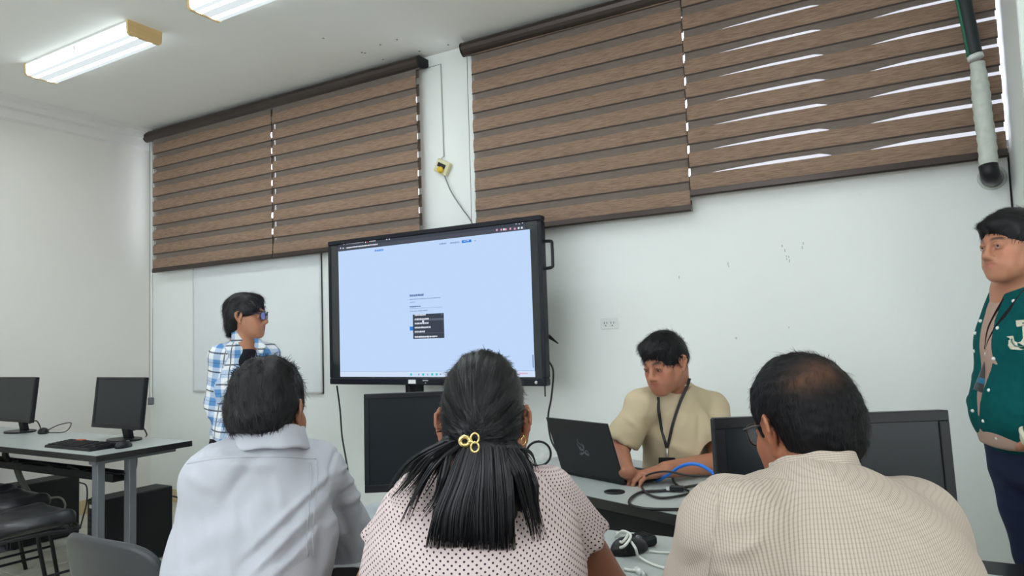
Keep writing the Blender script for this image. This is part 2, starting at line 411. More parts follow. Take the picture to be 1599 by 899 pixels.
def skin_cols(fr, base, lip, s=1.0, scalp=None, brow=True, browcol=(.02, .014, .011), sp=None):
    def f(V):
        L = fr.l(V) / s; c = np.tile(np.array(base), (len(V), 1)); c *= (1 + .06 * wav(V, 22, 3))[:, None]
        def bl(mk, col): nonlocal c; mk = np.clip(mk, 0, 1)[:, None]; c = c * (1 - mk) + np.array(col) * mk
        x, y, z = L.T; fr_ = y > .055
        bl(.8 * np.exp(-(x / .020) ** 4 - ((z + .0655) / .0085) ** 4) * fr_ * (y > .085), lip)
        bl(.55 * np.exp(-((np.abs(x) - .048) / .02) ** 2 - ((z + .035) / .022) ** 2) * fr_, (base[0] * 1.1, base[1] * .88, base[2] * .85))
        if brow:
            zc = .0215 - 3.2 * (np.abs(x) - .030) ** 2 * 10 * .35 - .02 * (np.abs(x) - .03)
            bl(.95 * np.exp(-((z - zc) / .0046) ** 4 - ((np.abs(x) - .0315) / .0185) ** 6) * (y > .05), browcol)
        bl(.45 * np.exp(-((z + .003) / .009) ** 2 - ((np.abs(x) - .032) / .018) ** 4) * (y > .06), (base[0] * .55, base[1] * .5, base[2] * .5))
        if scalp is not None: bl(scalp(L), (.015, .012, .011))
        return c
    return f
EYEW = mat('eye_white', (.62, .58, .54), .25); IRIS = mat('eye_iris', (.02, .01, .006), .15)
def eyes(fr, body, s=1.0, look=(0, 0), lid=.0):
    for q in (-1, 1):
        mb = MB(); c = fr.w(np.array((q * .0315, .0805, -.004)) * s)
        mb.ball(c, .0128 * s, 14, 10); mb.cur = 1
        dv = fr.d(nrm((look[0], 1, look[1]))); mb.ball(c + dv * .0098 * s, .0050 * s, 10, 8)
        mb.build('eye', [EYEW, IRIS], body)

# ------------------------------------------------------------------ hair
def hair_mat(name, col=(.0075, .0075, .009), rough=.45, spec=.28):
    m = mat(name, col, rough, 0, spec, bump=((240, 240, 60), .35, .003)); return m
HAIR = hair_mat('black_hair'); HAIR2 = hair_mat('glossy_black_hair', (.006, .0062, .008), .36, .36)
def ribbons(P, T, N, length, width, seg=3, droop=0., lift=0., jitter=.25, seed=1, flow=None, curv=11.):
    r = np.random.default_rng(seed); n = len(P); T = T + r.normal(size=T.shape) * jitter; T /= np.linalg.norm(T, axis=1, keepdims=True)
    ln = length * r.uniform(.6, 1.25, n); V = []; side = np.cross(T, N); side /= np.maximum(np.linalg.norm(side, axis=1, keepdims=True), 1e-9)
    p = P.copy(); d = T.copy()
    for j in range(seg + 1):
        wd = width * (1 - j / (seg + .0)) ** .6 if j < seg else width * .08
        V.append(p - side * wd / 2); V.append(p + side * wd / 2)
        d = d + N * (lift if j == 0 else -lift * .5) - N * (ln / seg * curv)[:, None] * (j > 0) + np.array([0, 0, -droop]); d /= np.linalg.norm(d, axis=1, keepdims=True)
        p = p + d * (ln / seg)[:, None]
    V = np.stack(V, 1).reshape(-1, 3); K = 2 * (seg + 1); b = (np.arange(n) * K)[:, None]
    Q = np.concatenate([b + np.array([2 * j, 2 * j + 1, 2 * j + 3, 2 * j + 2]) for j in range(seg)]); return V, Q
def hair_obj(name, Fh, h, m, parent, fr, flow, n, length, width, lift=.12, disp=None, seed=1, jit=.25, sel=None, droop=0.):
    V, Q = surf(Fh, h); V = relax(V, Q, 1); Nn = vnorm(V, Q)
    if disp is not None: V = V + Nn * disp(fr.l(V))[:, None]; Nn = vnorm(V, Q)
    r = np.random.default_rng(seed); pool = np.arange(len(V)) if sel is None else np.nonzero(sel(fr.l(V)))[0]
    i = r.choice(pool, n); P = V[i] + r.normal(size=(n, 3)) * h * .4; N = Nn[i]
    T = flow(fr.l(P)) @ fr.A.T; T = T - N * (T * N).sum(1, keepdims=True); T /= np.maximum(np.linalg.norm(T, axis=1, keepdims=True), 1e-6)
    V2, Q2 = ribbons(P, T, N, length, width, 3, droop, lift, jit, seed)
    return mesh(name, np.concatenate([V, V2]), np.concatenate([Q, Q2 + len(V)]), m, parent, smooth=True)
def tubes_strip(pts, wd, nrmv):                                    # flat ribbon along points
    P = np.array(pts); T = np.gradient(P, axis=0); S = np.cross(T, nrmv); S /= np.linalg.norm(S, axis=1, keepdims=True)
    V = np.concatenate([P - S * wd / 2, P + S * wd / 2]); n = len(P); return V, [(i, i + 1, n + i + 1, n + i) for i in range(n - 1)]
# ================================================================== THE ROOM
XL, XR, YB, YR, ZC = -5.86, 3.5, 3.79, -4.0, 3.19
WZ0, WZ1 = 2.06, 3.08                                              # window band
# floor: slab and tiles
struct(box('floor', (XL - .2, YR - .2, -.12), (XR + .2, YB + .2, -.008), M['grout']))
floor = bpy.data.objects['floor']
tile0 = None
for i in range(9):
    for j in range(10):
        x = XL + .011 + i * .4; y = 3.59 - .4 * j
        if tile0 is None: o = MB().box((0, 0, -.012), (.394, .394, 0), .0015).build('floor_tile', M['tile']); tile0 = o
        else: o = tile0.copy(); COL.objects.link(o)
        o.location = (x, y - .4 + .2, 0); o.location.y = y - .2; put(o, floor)
rest = MB()
for i in range(25):
    for j in range(21):
        if i < 9 and j < 11: continue
        x = XL + .011 + i * .4; y = 3.79 - .4 * j - .4
        if x > XR - .1 or y < YR: continue
        rest.box((x, y, -.012), (x + .394, y + .394, 0))
for i in range(9): rest.box((XL + .011 + i * .4, 3.79 - 4.4 + .006, -.012), (XL + .405 + i * .4, 3.79 - 4.0 - .006 , 0))
rest.build('floor_tile_field', M['tile'], floor, 'stuff')
struct(box('ceiling', (XL - .2, YR - .2, ZC), (XR + .2, YB + .25, ZC + .15), M['ceil']))
struct(box('wall_left', (XL - .15, YR, 0), (XL, YB, ZC), M['wall_left']))
struct(box('wall_right', (XR, YR, 0), (XR + .15, YB, ZC), M['wall']))
b = MB().box((XL - .15, YB, 0), (XR + .15, YB + .16, WZ0))
b.box((XL - .15, YB, WZ1), (XR + .15, YB + .16, ZC)); W1 = (-5.74, -2.90); W2 = (-2.44, .43)
b.box((XL - .15, YB, WZ0), (W1[0], YB + .16, WZ1)); b.box((W1[1], YB, WZ0), (W2[0], YB + .16, WZ1)); b.box((W2[1], YB, WZ0), (XR + .15, YB + .16, WZ1))
struct(b.build('wall_back', M['wall']))
b = MB().box((XL - .15, YR - .15, 0), (XR + .15, YR, .95)); b.box((XL - .15, YR - .15, 2.75), (XR + .15, YR, ZC))
b.box((XL - .15, YR - .15, .95), (-4.6, YR, 2.75)); b.box((.6, YR - .15, .95), (XR + .15, YR, 2.75)); struct(b.build('wall_rear', M['wall']))
struct(box('wall_column', (.358, 3.18, 0), (1.05, YB, ZC), M['wall'], bev=.004))
# baseboards
struct(box('baseboard_left', (XL, YR, 0), (XL + .012, YB, .105), M['base'], bev=.002))
struct(box('baseboard_back', (XL + .012, YB - .012, 0), (.358, YB, .105), M['base'], bev=.002))
# stepped cornice on the left wall, running a little along the back wall
prof = [(0, 0), (.115, 0), (.115, .035), (.085, .045), (.07, .075), (.035, .085), (.03, .15), (.0, .165)]
b = MB(); poly = [(XL + x, ZC - z) for x, z in prof]; b.prism(poly, YR, YB, 'y'); struct(b.build('trim_1', M['cornice']))
# windows behind the blinds
FR = mat('window_frame_metal', (.30, .31, .32), .4, .6)
GL = bpy.data.materials.new('window_glass'); GL.use_nodes = True; nt = GL.node_tree; g = nt.nodes['Principled BSDF']; g.inputs['Transmission Weight'].default_value = 1; g.inputs['Roughness'].default_value = 0; g.inputs['IOR'].default_value = 1.02
for n, ((x0, x1), muls) in enumerate((((W1), (-4.80, -3.85)), ((W2), (-1.5, -.262)))):
    f = MB().box((x0, YB + .05, WZ0), (x1, YB + .10, WZ0 + .04)); f.box((x0, YB + .05, WZ1 - .04), (x1, YB + .10, WZ1))
    f.box((x0, YB + .05, WZ0), (x0 + .03, YB + .10, WZ1)); f.box((x1 - .012, YB + .05, WZ0), (x1, YB + .10, WZ1))
    wo = struct(f.build('window_%d' % (n + 1), FR))
    ed = [x0] + list(muls) + [x1]
    for m_ in muls: box('mullion', (m_ - .05, YB + .04, WZ0 + .04), (m_ + .05, YB + .11, WZ1 - .04), FR, wo)
    for a, c in zip(ed[:-1], ed[1:]): box('pane', (a + .03, YB + .07, WZ0 + .03), (c - .03, YB + .076, WZ1 - .03), GL, wo)
wo = struct(MB().box((-4.6, YR - .1, .95), (.6, YR - .05, 1.0)).box((-4.6, YR - .1, 2.70), (.6, YR - .05, 2.75)).build('window_3', FR))
for k in range(5): box('mullion', (-4.6 + k * 1.3 - .02, YR - .1, 1.0), (-4.6 + k * 1.3 + .02, YR - .05, 2.7), FR, wo)
for k in range(4): box('pane', (-4.57 + k * 1.3, YR - .08, 1.0), (-3.33 + k * 1.3, YR - .074, 2.7), GL, wo)

# ------------------------------------------------------------------ zebra blinds
def fabric(name, c1, c2, transp=0):
    m = bpy.data.materials.new(name); m.use_nodes = True; nt = m.node_tree; N = nt.nodes; L = nt.links; b = N['Principled BSDF']
    tc = N.new('ShaderNodeTexCoord'); mp = N.new('ShaderNodeMapping'); mp.inputs['Scale'].default_value = (14, 14, 330); L.new(tc.outputs['Object'], mp.inputs[0])
    n = N.new('ShaderNodeTexNoise'); n.inputs['Scale'].default_value = 1; n.inputs['Detail'].default_value = 6; n.inputs['Roughness'].default_value = .7; L.new(mp.outputs[0], n.inputs[0])
    r = N.new('ShaderNodeValToRGB'); r.color_ramp.elements[0].position = .36; r.color_ramp.elements[1].position = .66
    r.color_ramp.elements[0].color = (*c1, 1); r.color_ramp.elements[1].color = (*c2, 1); L.new(n.outputs[0], r.inputs[0]); L.new(r.outputs[0], b.inputs['Base Color'])
    b.inputs['Roughness'].default_value = .75; b.inputs['Specular IOR Level'].default_value = .25
    bp = N.new('ShaderNodeBump'); bp.inputs['Strength'].default_value = .3; bp.inputs['Distance'].default_value = .002; L.new(n.outputs[0], bp.inputs['Height']); L.new(bp.outputs[0], b.inputs['Normal'])
    if transp:
        t = N.new('ShaderNodeBsdfTransparent'); t.inputs[0].default_value = (.95, .93, .93, 1); mx = N.new('ShaderNodeMixShader'); mx.inputs[0].default_value = transp
        L.new(b.outputs[0], mx.inputs[1]); L.new(t.outputs[0], mx.inputs[2]); L.new(mx.outputs[0], N['Material Output'].inputs[0])
    return m
FAB = fabric('woven_brown_fabric', s2l((112, 90, 75)), s2l((160, 134, 114))); FABB = fabric('woven_brown_fabric_back', s2l((104, 92, 84)), s2l((130, 116, 106)))
SHE = fabric('sheer_mesh', s2l((112, 101, 94)), s2l((134, 123, 114)), .25); HEM = mat('band_hem', s2l((58, 46, 40)), .7)
PB, OB = .1245, .082                                               # pitch and height of the opaque bands
def section(root, x0, x1, zb, ztop, gap=None, yf=3.705):
    z = zb + .03; k = 0
    while z < ztop:
        t = min(z + OB, ztop); wob = 0.0
        b = MB(); n = 10                                           # opaque band, slightly bowed, with a dark lower hem
        V = []; prf = [(0, 0.0), (.25, -.004), (.5, -.006), (.75, -.004), (1, 0)]
        for i in range(n + 1):
            x = x0 + (x1 - x0) * i / n
            for a, dy in prf: V.append((x, yf + dy + .002 * math.sin(i * .9 + k), z + (t - z) * a + wob))
        m5 = len(prf); b.add(V, [(i * m5 + j, (i + 1) * m5 + j, (i + 1) * m5 + j + 1, i * m5 + j + 1) for i in range(n) for j in range(m5 - 1)], True)
        b.cur = 1; b.box((x0, yf - .0045, z - .0035 + wob), (x1, yf + .002, z + .0035 + wob)); b.build('fabric_band', [FAB, HEM], root)
        zz = z + OB
        if zz + PB - OB < ztop + .02: MB().add([(x0 + .004, yf, zz - .002), (x1 - .004, yf, zz - .002), (x1 - .004, yf, z + PB + .002), (x0 + .004, yf, z + PB + .002)], [(0, 1, 2, 3)]).build('sheer_band', SHE, root)
        # the fabric's return layer behind, covering the sheer zone
        lo = zz - .006; hi = zz + (PB - OB) + .034; xs = np.linspace(x0 - .006, x1 - .002, 40)
        V = []
        for x in xs:
            g = gap(x) if gap else 0
            V += [(x, yf + .032, lo + g), (x, yf + .032, min(hi, ztop + .03))]
        if lo < ztop: MB().add(V, [(2 * i, 2 * i + 2, 2 * i + 3, 2 * i + 1) for i in range(39)]).build('back_fabric_band', FABB, root)
        z += PB; k += 1
    MB().box((x0, yf + .032, zb), (x1, yf + .0328, zb + .06)).build('back_fabric_band', FABB, root)
    b = MB(); pr = [(yf - .012, zb + .004), (yf - .006, zb - .004), (yf + .012, zb - .004), (yf + .018, zb + .006), (yf + .014, zb + .03), (yf - .008, zb + .032)]
    b.prism(pr, x0 - .002, x1 + .002, 'x'); b.build('bottom_rail', M['rail'], root)
def cassette(root, x0, x1):
    b = MB(); y = YB; zt = 3.165
    pr = [(y, zt), (y - .105, zt), (y - .118, zt - .012), (y - .122, zt - .03), (y - .116, zt - .05), (y - .104, zt - .066), (y - .09, zt - .078), (y - .075, zt - .082), (y - .06, zt - .076), (y, zt - .05)]
    b.prism(pr, x0, x1, 'x'); o = b.build('cassette', M['rail'], root)
    for x in (x0, x1): e = MB(); e.prism([(a - .002 if a < y else a, c) for a, c in pr], x - .006, x + .006, 'x'); e.build('end_cap', M['blackm'], root)
    return o
r1 = thing('zebra_blind', 'wide brown zebra roller blind with two fabrics, hanging above the whiteboard, fully closed', 'window blind', (-4.3, 3.7, 3.16), 'brown zebra blinds')
cassette(r1, -5.80, -2.80); section(r1, -5.70, -4.226, 1.935, 3.085); section(r1, -4.214, -2.835, 1.935, 3.085)
r2 = thing('zebra_blind', 'wide brown zebra blind right of the white pillar, with bright daylight slits', 'window blind', (-1.0, 3.7, 3.16), 'brown zebra blinds')
def gp(x):
    if x < -.335: return .030 * min(1, max(0, (x + 1.0) / .40)) ** .45 * (1 if x < -.40 else 1 - (x + .40) / .065 * .6)
    if x < -.20: return .006
    return .006 + .025 * min(1, max(0, (x + .215) / .22)) ** .6
cassette(r2, -2.455, .350); section(r2, -2.395, -1.043, 1.925, 3.085); section(r2, -1.038, .343, 2.0, 3.085, gp)
# bead chains
for x, zt, zb, rt in ((-5.745, 3.08, .86, r1), (-2.425, 3.08, 1.5, r2)):
    c = MB(); c.tube([(x, 3.70, zt), (x, 3.70, zb)], .0022, 6); c.tube([(x + .03, 3.71, zt), (x + .032, 3.71, zb)], .0022, 6); c.build('pull_chain', M['greyc'], rt)['label'] = 'white bead pull chain'
    t = MB(); t.cur = 0; t.box((x - .012, 3.69, zb - .05), (x + .042, 3.72, zb + .012), .006); t.build('chain_weight', M['greym'], rt)
# ------------------------------------------------------------------ junction box, raceway and its cable on the pillar
t = thing('junction_box', 'small open cream junction box with a yellow knob on the white pillar', 'electrical box', aty(695, 262, YB))
p = aty(694, 262, YB); b = MB(); b.T = Matrix.Translation(Vector(p)) @ Matrix.Rotation(.5, 4, 'Y')
CR = mat('cream_plastic', s2l((214, 208, 170)), .5)
b.box((-.055, -.035, -.045), (.055, 0, .045), .006); b.build('box_body', CR, t)
b = MB(); b.T = Matrix.Translation(Vector(p)) @ Matrix.Rotation(.5, 4, 'Y'); b.box((-.035, -.038, -.005), (.03, -.034, .022)); b.build('opening', M['black'], t)
b = MB(); b.ball(p + np.array((.0, -.05, -.022)), (.022, .02, .022), 10, 7); b.tube([p + np.array((.0, -.03, -.02)), p + np.array((.0, -.066, -.03))], .013, 8); b.build('knob', mat('yellow_plastic', s2l((228, 190, 50)), .4), t)
c = MB(); q = [aty(x, y, YB - .006) for x, y in ((658, 109), (688, 100), (693, 244))]; c.tube(q, .0035, 6); c.tube([q[2], aty(690, 246, YB - .02), aty(688, 254, YB - .03)], .003, 6)
tag(c.build('raceway_wire', mat('pale_wire', s2l((176, 184, 180)), .5)), 'thin white wire stapled down the pillar to the junction box', 'cable')
q = spline([aty(x, y, YB - .03) for x, y in ((694, 274), (705, 300), (722, 326), (736, 346), (742, 372))]); c = MB().tube(q, .004, 6)
tag(c.build('cable', mat('grey_wire', s2l((120, 126, 124)), .5)), 'grey cable dropping from the junction box behind the big screen', 'cable')
# ------------------------------------------------------------------ wall socket
t = thing('wall_socket', 'white double wall socket above the laptop user', 'socket', aty(952, 505, YB))
a = aty(938.5, 497, YB); c = aty(966.5, 513, YB)
box('socket_plate', (a[0], YB - .008, c[2]), (c[0], YB, a[2]), M['white'], t, .003)
for k in (0, 1):
    x = a[0] + (c[0] - a[0]) * (.30 + .38 * k); z = (a[2] + c[2]) / 2
    o = box('outlet', (x - .018, YB - .011, z - .02), (x + .018, YB - .007, z + .02), M['white'], t, .002)
    s_ = MB()
    for dx, dz, hw, hh in ((-.008, .004, .0015, .006), (.008, .004, .0015, .006), (0, -.011, .003, .003)): s_.box((x + dx - hw, YB - .0125, z + dz - hh), (x + dx + hw, YB - .0105, z + dz + hh))
    s_.build('slot', M['black'], o)
# scuffs on the plaster
sc = MB(); r_ = random.Random(4)
for (x, y, n) in ((1223, 388, 3), (1230, 404, 4), (1252, 384, 2), (1137, 416, 2), (1058, 432, 2), (1148, 528, 2), (1233, 508, 1)):
    for _ in range(n):
        p = aty(x + r_.uniform(-3, 3), y + r_.uniform(-5, 5), YB - .0008); l = r_.uniform(.003, .009); sc.box((p[0] - .0022, p[1], p[2] - l), (p[0] + .0022, YB, p[2] + l))
sc.build('plaster_scuffs', mat('scuff_grey', s2l((176, 182, 180)), .8), bpy.data.objects['wall_back'], 'stuff')
# ------------------------------------------------------------------ whiteboard
t = thing('whiteboard', 'white dry erase board with thin aluminium frame behind the man in the plaid shirt', 'whiteboard', (-4.53, YB, .93))
x0, x1, z0, z1 = -5.265, -3.80, .92, 1.99
box('board_panel', (x0, YB - .014, z0), (x1, YB, z1), M['board'], t)
f = MB()
for q in (((x0, z0), (x1, z0 + .016)), ((x0, z1 - .016), (x1, z1)), ((x0, z0), (x0 + .014, z1)), ((x1 - .016, z0), (x1, z1))): f.box((q[0][0], YB - .02, q[0][1]), (q[1][0], YB + .0, q[1][1]), .002)
f.build('frame', M['alu'], t)
# ------------------------------------------------------------------ ceiling lamps
def lamp(x, y, label):
    t = thing('ceiling_lamp', label, 'ceiling lamp', (x, y, ZC), 'fluorescent ceiling lamps'); L_, Wd, H_ = .575, .105, .082
    box('lamp_base', (x - L_, y - Wd, ZC - .012), (x + L_, y + Wd, ZC), M['white'], t)
    b = MB(); pr = [(y - Wd, ZC - .012), (y - Wd + .004, ZC - H_ + .012), (y - Wd + .016, ZC - H_), (y + Wd - .016, ZC - H_), (y + Wd - .004, ZC - H_ + .012), (y + Wd, ZC - .012)]
    xa, xb = x - L_ + .014, x + L_ - .014; pw = []                # acrylic lens, brightest right under its two tubes
    def strip(y0, z0, y1, z1, p): b.add([(xa, y0, z0), (xb, y0, z0), (xb, y1, z1), (xa, y1, z1)], [(0, 3, 2, 1)]); pw.append(p)
    for (ya, za), (yb, zb) in zip(pr[:2], pr[1:3]): strip(ya, za, yb, zb, 2.6)
    y0, y1, zb = pr[2][0], pr[3][0], pr[2][1]; W_ = y1 - y0
    for f0, f1, p in ((0, .17, .93), (.17, .33, LAMP_EMIT), (.33, .67, .86), (.67, .83, LAMP_EMIT), (.83, 1, .93)): strip(y0 + W_ * f0, zb, y0 + W_ * f1, zb, p)
    for (ya, za), (yb, zc_) in zip(pr[3:5], pr[4:6]): strip(ya, za, yb, zc_, 2.6)
    o = b.build('diffuser', LENS, t); A = o.data.attributes.new('power', 'FLOAT', 'FACE'); A.data.foreach_set('value', pw)
    for s_ in (-1, 1):
        e = MB(); xe = x + s_ * (L_ - .007); e.prism([(a + (.003 if a > y else -.003), c - .003) for a, c in pr[1:-1]] + [(y + Wd + .003, ZC), (y - Wd - .003, ZC)], xe - .009, xe + .009, 'x'); e.build('end_cap', M['wood'], t)['label'] = 'pale wooden end cap'
    c = MB().box((x + .02, y - Wd - .008, ZC - .05), (x + .035, y - Wd + .002, ZC - .03)); c.build('clip', M['white'], t)
LENS = bpy.data.materials.new('lit_diffuser'); LENS.use_nodes = True; nt = LENS.node_tree; N = nt.nodes; N.clear()
e = N.new('ShaderNodeEmission'); e.inputs[0].default_value = (.88, .97, 1.0, 1)
at_ = N.new('ShaderNodeAttribute'); at_.attribute_name = 'power'; nt.links.new(at_.outputs['Fac'], e.inputs[1])
o = N.new('ShaderNodeOutputMaterial'); nt.links.new(e.outputs[0], o.inputs[0])
lamp(-4.455, 2.47, 'lit box lamp with wooden end caps on the ceiling at upper left')
lamp(-2.765, 2.47, 'lit box lamp cut off by the top edge of the photo')
for x in (-1.075, 1.9): lamp(x, 1.55, 'lit box lamp on the ceiling outside the photo')
for x in (-4.455, -2.765, -1.075, 1.2):
    for y in (0.1, -2.2): lamp(x, y, 'lit box lamp on the ceiling outside the photo')
# ceiling pin holes
sc = MB(); r_ = random.Random(9)
for x, y in ((598, 93), (570, 83), (594, 70), (655, 80), (565, 82), (620, 62), (505, 60), (700, 70)):
    p = atz(x, y, ZC - .0005); sc.box((p[0] - .006, p[1] - .006, ZC - .001), (p[0] + .006, p[1] + .006, ZC))
sc.build('plaster_specks', mat('speck_grey', s2l((120, 118, 110)), .8), bpy.data.objects['ceiling'], 'stuff')
# ------------------------------------------------------------------ air-conditioning pipe wrapped in tape
t = thing('pipe', 'pipe wrapped in white tape before the right blind, ending in a black elbow', 'pipe', aty(1548, 275, 3.62))
Yp = 3.6
q = spline([np.array((.175, Yp, 3.19))] + [aty(x, y, Yp) for x, y in ((1494, -60), (1505, 0), (1516, 52), (1523, 88))], 4); MB().tube(q, .028, 12).build('dark_sleeve', mat('dark_green_rubber', s2l((24, 36, 36)), .5), t)['label'] = 'dark rubber sleeve'
q = spline([np.array((.151, Yp - .012, 3.19))] + [aty(x, y, Yp) + np.array((-.024, -.012, 0)) for x, y in ((1494, -60), (1505, 0), (1516, 52), (1523, 88))], 4); MB().tube(q, .008, 8).build('green_wire', mat('green_wire', s2l((20, 95, 70)), .5), t)
MB().tube([aty(1522, 86, Yp), aty(1524, 92, Yp)], .031, 12).build('tape_end', M['white'], t)
q = spline([aty(x, y, Yp) for x, y in ((1526, 98), (1531, 140), (1535, 180), (1541, 222), (1544, 262))], 10)
rr = [.026 + .008 * math.sin(min(1, i / 14) * PI / 2) + (.0022 if i % 4 < 2 else 0) for i in range(len(q))]
MB().tube(q, rr, 14).build('tape_wrap', mat('white_tape', s2l((200, 205, 196)), .6, noise=((40, 40, 40), .5, s2l((180, 184, 172)))), t)['label'] = 'white tape wrap'
b = MB(); b.tube(spline([aty(1543, 258, Yp), aty(1546, 272, Yp), aty(1549, 278, 3.68), aty(1549, 278, YB)], 5), .036, 14); b.build('elbow', M['black'], t)
b = MB().ring(aty(1549, 277, YB - .006), (1, 0, 0), (0, 0, 1), .048, .008); b.build('wall_sleeve', mat('sealant', s2l((190, 196, 188)), .7), t)
# thin cable down the column corner
c = MB().tube([(.352, YB - .006, 2.03), (.353, YB - .006, .3)], .004, 6); tag(c.build('cable', M['cable']), 'thin dark cable running down the corner beside the jacketed man', 'cable')

# ------------------------------------------------------------------ interactive display
T0 = thing('interactive_display', 'large black interactive display showing a pale blue login page', 'display', (-2.6, 3.46, 1.02))
YF = 3.39
tl = aty(511, 377, YF); br = aty(853, 602, YF); X0, X1, Z0, Z1 = tl[0], br[0], br[2] - .003, (tl[2] + aty(846, 335, YF)[2]) / 2
b = MB(); w_ = .030; d = .055
for q in (((X0, Z0), (X1, Z0 + w_ * 1.35)), ((X0, Z1 - w_), (X1, Z1)), ((X0, Z0 + w_ * 1.35), (X0 + w_ * .8, Z1 - w_)), ((X1 - w_ * .8, Z0 + w_ * 1.35), (X1, Z1 - w_))): b.box((q[0][0], YF, q[0][1]), (q[1][0], YF + d, q[1][1]), .006)
b.build('bezel', mat('satin_black', (.006, .008, .014), .38, spec=.25), T0)
box('rear_housing', (X0 + .10, YF + .05, Z0 + .08), (X1 - .12, YF + .11, Z1 - .08), M['blackm'], T0, .02)
box('glass_panel', (X0 + .02, YF + .008, Z0 + .035), (X1 - .02, YF + .05, Z1 - .025), mat('screen_glass', (.022, .026, .030), .12, spec=.6), T0)
def sp(x, y, o=0): p = aty(x, y, YF + .006 - o); return p
scr = MB(); SM = [emis('page_blue', (.55, .72, 1.0), .96), emis('header_dark', (.055, .065, .085), 1), emis('header_bar', (.075, .085, .11), 1), emis('button_blue', (.04, .22, .72), 1), emis('popup_dark', (.05, .06, .085), 1), emis('popup_row', (.11, .13, .18), 1),
      emis('ink_white', (.8, .85, .95), 1), emis('ink_grey', (.22, .32, .55), 1), emis('ink_dark', (.06, .12, .3), 1), emis('taskbar', (.66, .78, .98), .95), emis('icon_teal', (.05, .55, .60), 1), emis('ink_pink', (.75, .35, .5), 1), emis('ink_red', (.6, .05, .05), 1)]
PX0, PX1 = sp(529.5, 480)[0], sp(819.5, 350)[0]; PX1b = sp(826, 580)[0]
PZ1 = (sp(530, 391)[2] + sp(819, 360.5)[2]) / 2; PZT = PZ1 + .055; PZ0 = sp(532, 588)[2]; PW = PX1 - PX0; PH = PZ1 - PZ0
def pl(x0, z0, x1, z1, m_, o=0.0):
    scr.cur = m_; y = YF + .007 - .0006 * o; scr.add([(x0, y, z0), (x1, y, z0), (x1, y, z1), (x0, y, z1)], [(0, 1, 2, 3)])
def U(x, y): p = sp(x, y); return p[0], p[2]
pl(PX0, PZ0, PX1 + .03, PZ1, 0); pl(PX0, PZ1, PX1 + .005, PZT + .004, 1); pl(PX0, PZ1, PX1 + .005, PZ1 + .024, 2, 1)
pl(PX0, PZ0, PX1 + .032, PZ0 + .032, 9, 1); pl(PX1 + .018, PZ0 + .05, PX1 + .026, PZ0 + .12, 7, 1)
pl(PX0, PZ0 + .033, PX1 + .03, PZ0 + .0345, 7, 2)
rs = random.Random(3)
def bar(x0, y, x1, h, m_, o=3, gap=True):                          # a line of tiny unreadable lettering
    a = U(x0, y); c = U(x1, y); z = a[1]; x = a[0]; hh = h
    while x < c[0]:
        l = rs.uniform(.003, .007) if gap else c[0] - x; pl(x, z - hh * rs.uniform(.35, .5), min(x + l, c[0]), z + hh * rs.uniform(.35, .5), m_, o); x += l + rs.uniform(.0012, .003)
def dots(lst, m_, s_=.007, o=3):
    for x, y in lst: a = U(x, y); pl(a[0] - s_ / 2, a[1] - s_ / 2, a[0] + s_ / 2, a[1] + s_ / 2, m_, o)
bar(541, 380.5, 568, .009, 6); dots([(533, 381), (537, 381), (571, 378), (604, 373.5), (608, 373)], 6, .008); dots([(574, 377)], 12, .011); bar(577, 376.5, 587, .009, 6)
bar(541, 387, 590, .009, 6); dots([(532, 387.5), (536, 387.5)], 6, .008); dots([(806, 349.5), (811, 349.5), (816, 348)], 6, .005)
dots([(776, 359), (783, 358.5), (790, 358), (797, 357), (804, 357)], 11, .011); dots([(787, 358), (810, 356), (815, 355.5)], 6, .011)
bar(585, 391.5, 599, .013, 3); bar(686, 381, 697, .010, 7); bar(703, 379.5, 718, .011, 7); a = U(721, 379.5); c = U(736, 373.5); pl(a[0], a[1], c[0], c[1], 3, 2); bar(724, 376.5, 733, .004, 6, 4); dots([(742, 375.5)], 7)
bar(640, 461.5, 662, .015, 8); bar(640, 467.5, 688, .006, 7); bar(640, 472, 649, .006, 7); bar(640, 479, 657, .008, 8)
bar(640, 482, 691, .002, 7, 3, False); bar(640, 486, 668, .006, 7)
a = U(640, 516); c = U(647, 509.5); pl(a[0], a[1], c[0] + .01, c[1], 3, 2)
a = U(645.5, 529); c = U(693, 488.5); pl(a[0], a[1], c[0], c[1], 4, 3); a2 = U(646, 501.5); c2 = U(692, 496); pl(a2[0] + .003, a2[1], c[0] - .002, c2[1], 5, 4); pl(a[0], U(645, 521)[1], c[0], U(645, 521)[1] + .002, 5, 4)
for y, xe in ((492, 665), (498.5, 670), (505, 670), (511.5, 673), (518, 664), (526, 683)): bar(648, y, xe, .011, 6, 5)
dots([(661, 501.5)], 6, .012, 6); dots([(690, 490.5)], 5, .009, 5)
dots([(642, 584.5), (661, 584.5), (675, 584.2), (682, 584.2)], 10, .014, 3); dots([(654, 584.5), (668, 584.5), (688, 584)], 7, .009, 3); bar(810, 583, 824, .010, 11)
scr.build('lit_screen', SM, T0)
b = MB(); a = U(640, 601); b.box((a[0] - .005, YF - .002, Z0 + .008), (a[0] + .05, YF + .002, Z0 + .032)); b.build('sticker', M['white'], T0)['label'] = 'small white sticker'
b = MB(); a = U(661, 594); [b.box((a[0] + i * .006, YF - .001, Z0 + .024), (a[0] + i * .006 + .0042, YF + .001, Z0 + .031)) for i in range(7)]; b.box((a[0] + .018, YF - .001, Z0 + .010), (a[0] + .024, YF + .001, Z0 + .016)); b.build('maker_mark', M['alu'], T0)
b = MB().ball((X1 - .06, YF, Z0 + .02), .009, 10, 6); b.build('power_button', M['alu'], T0)
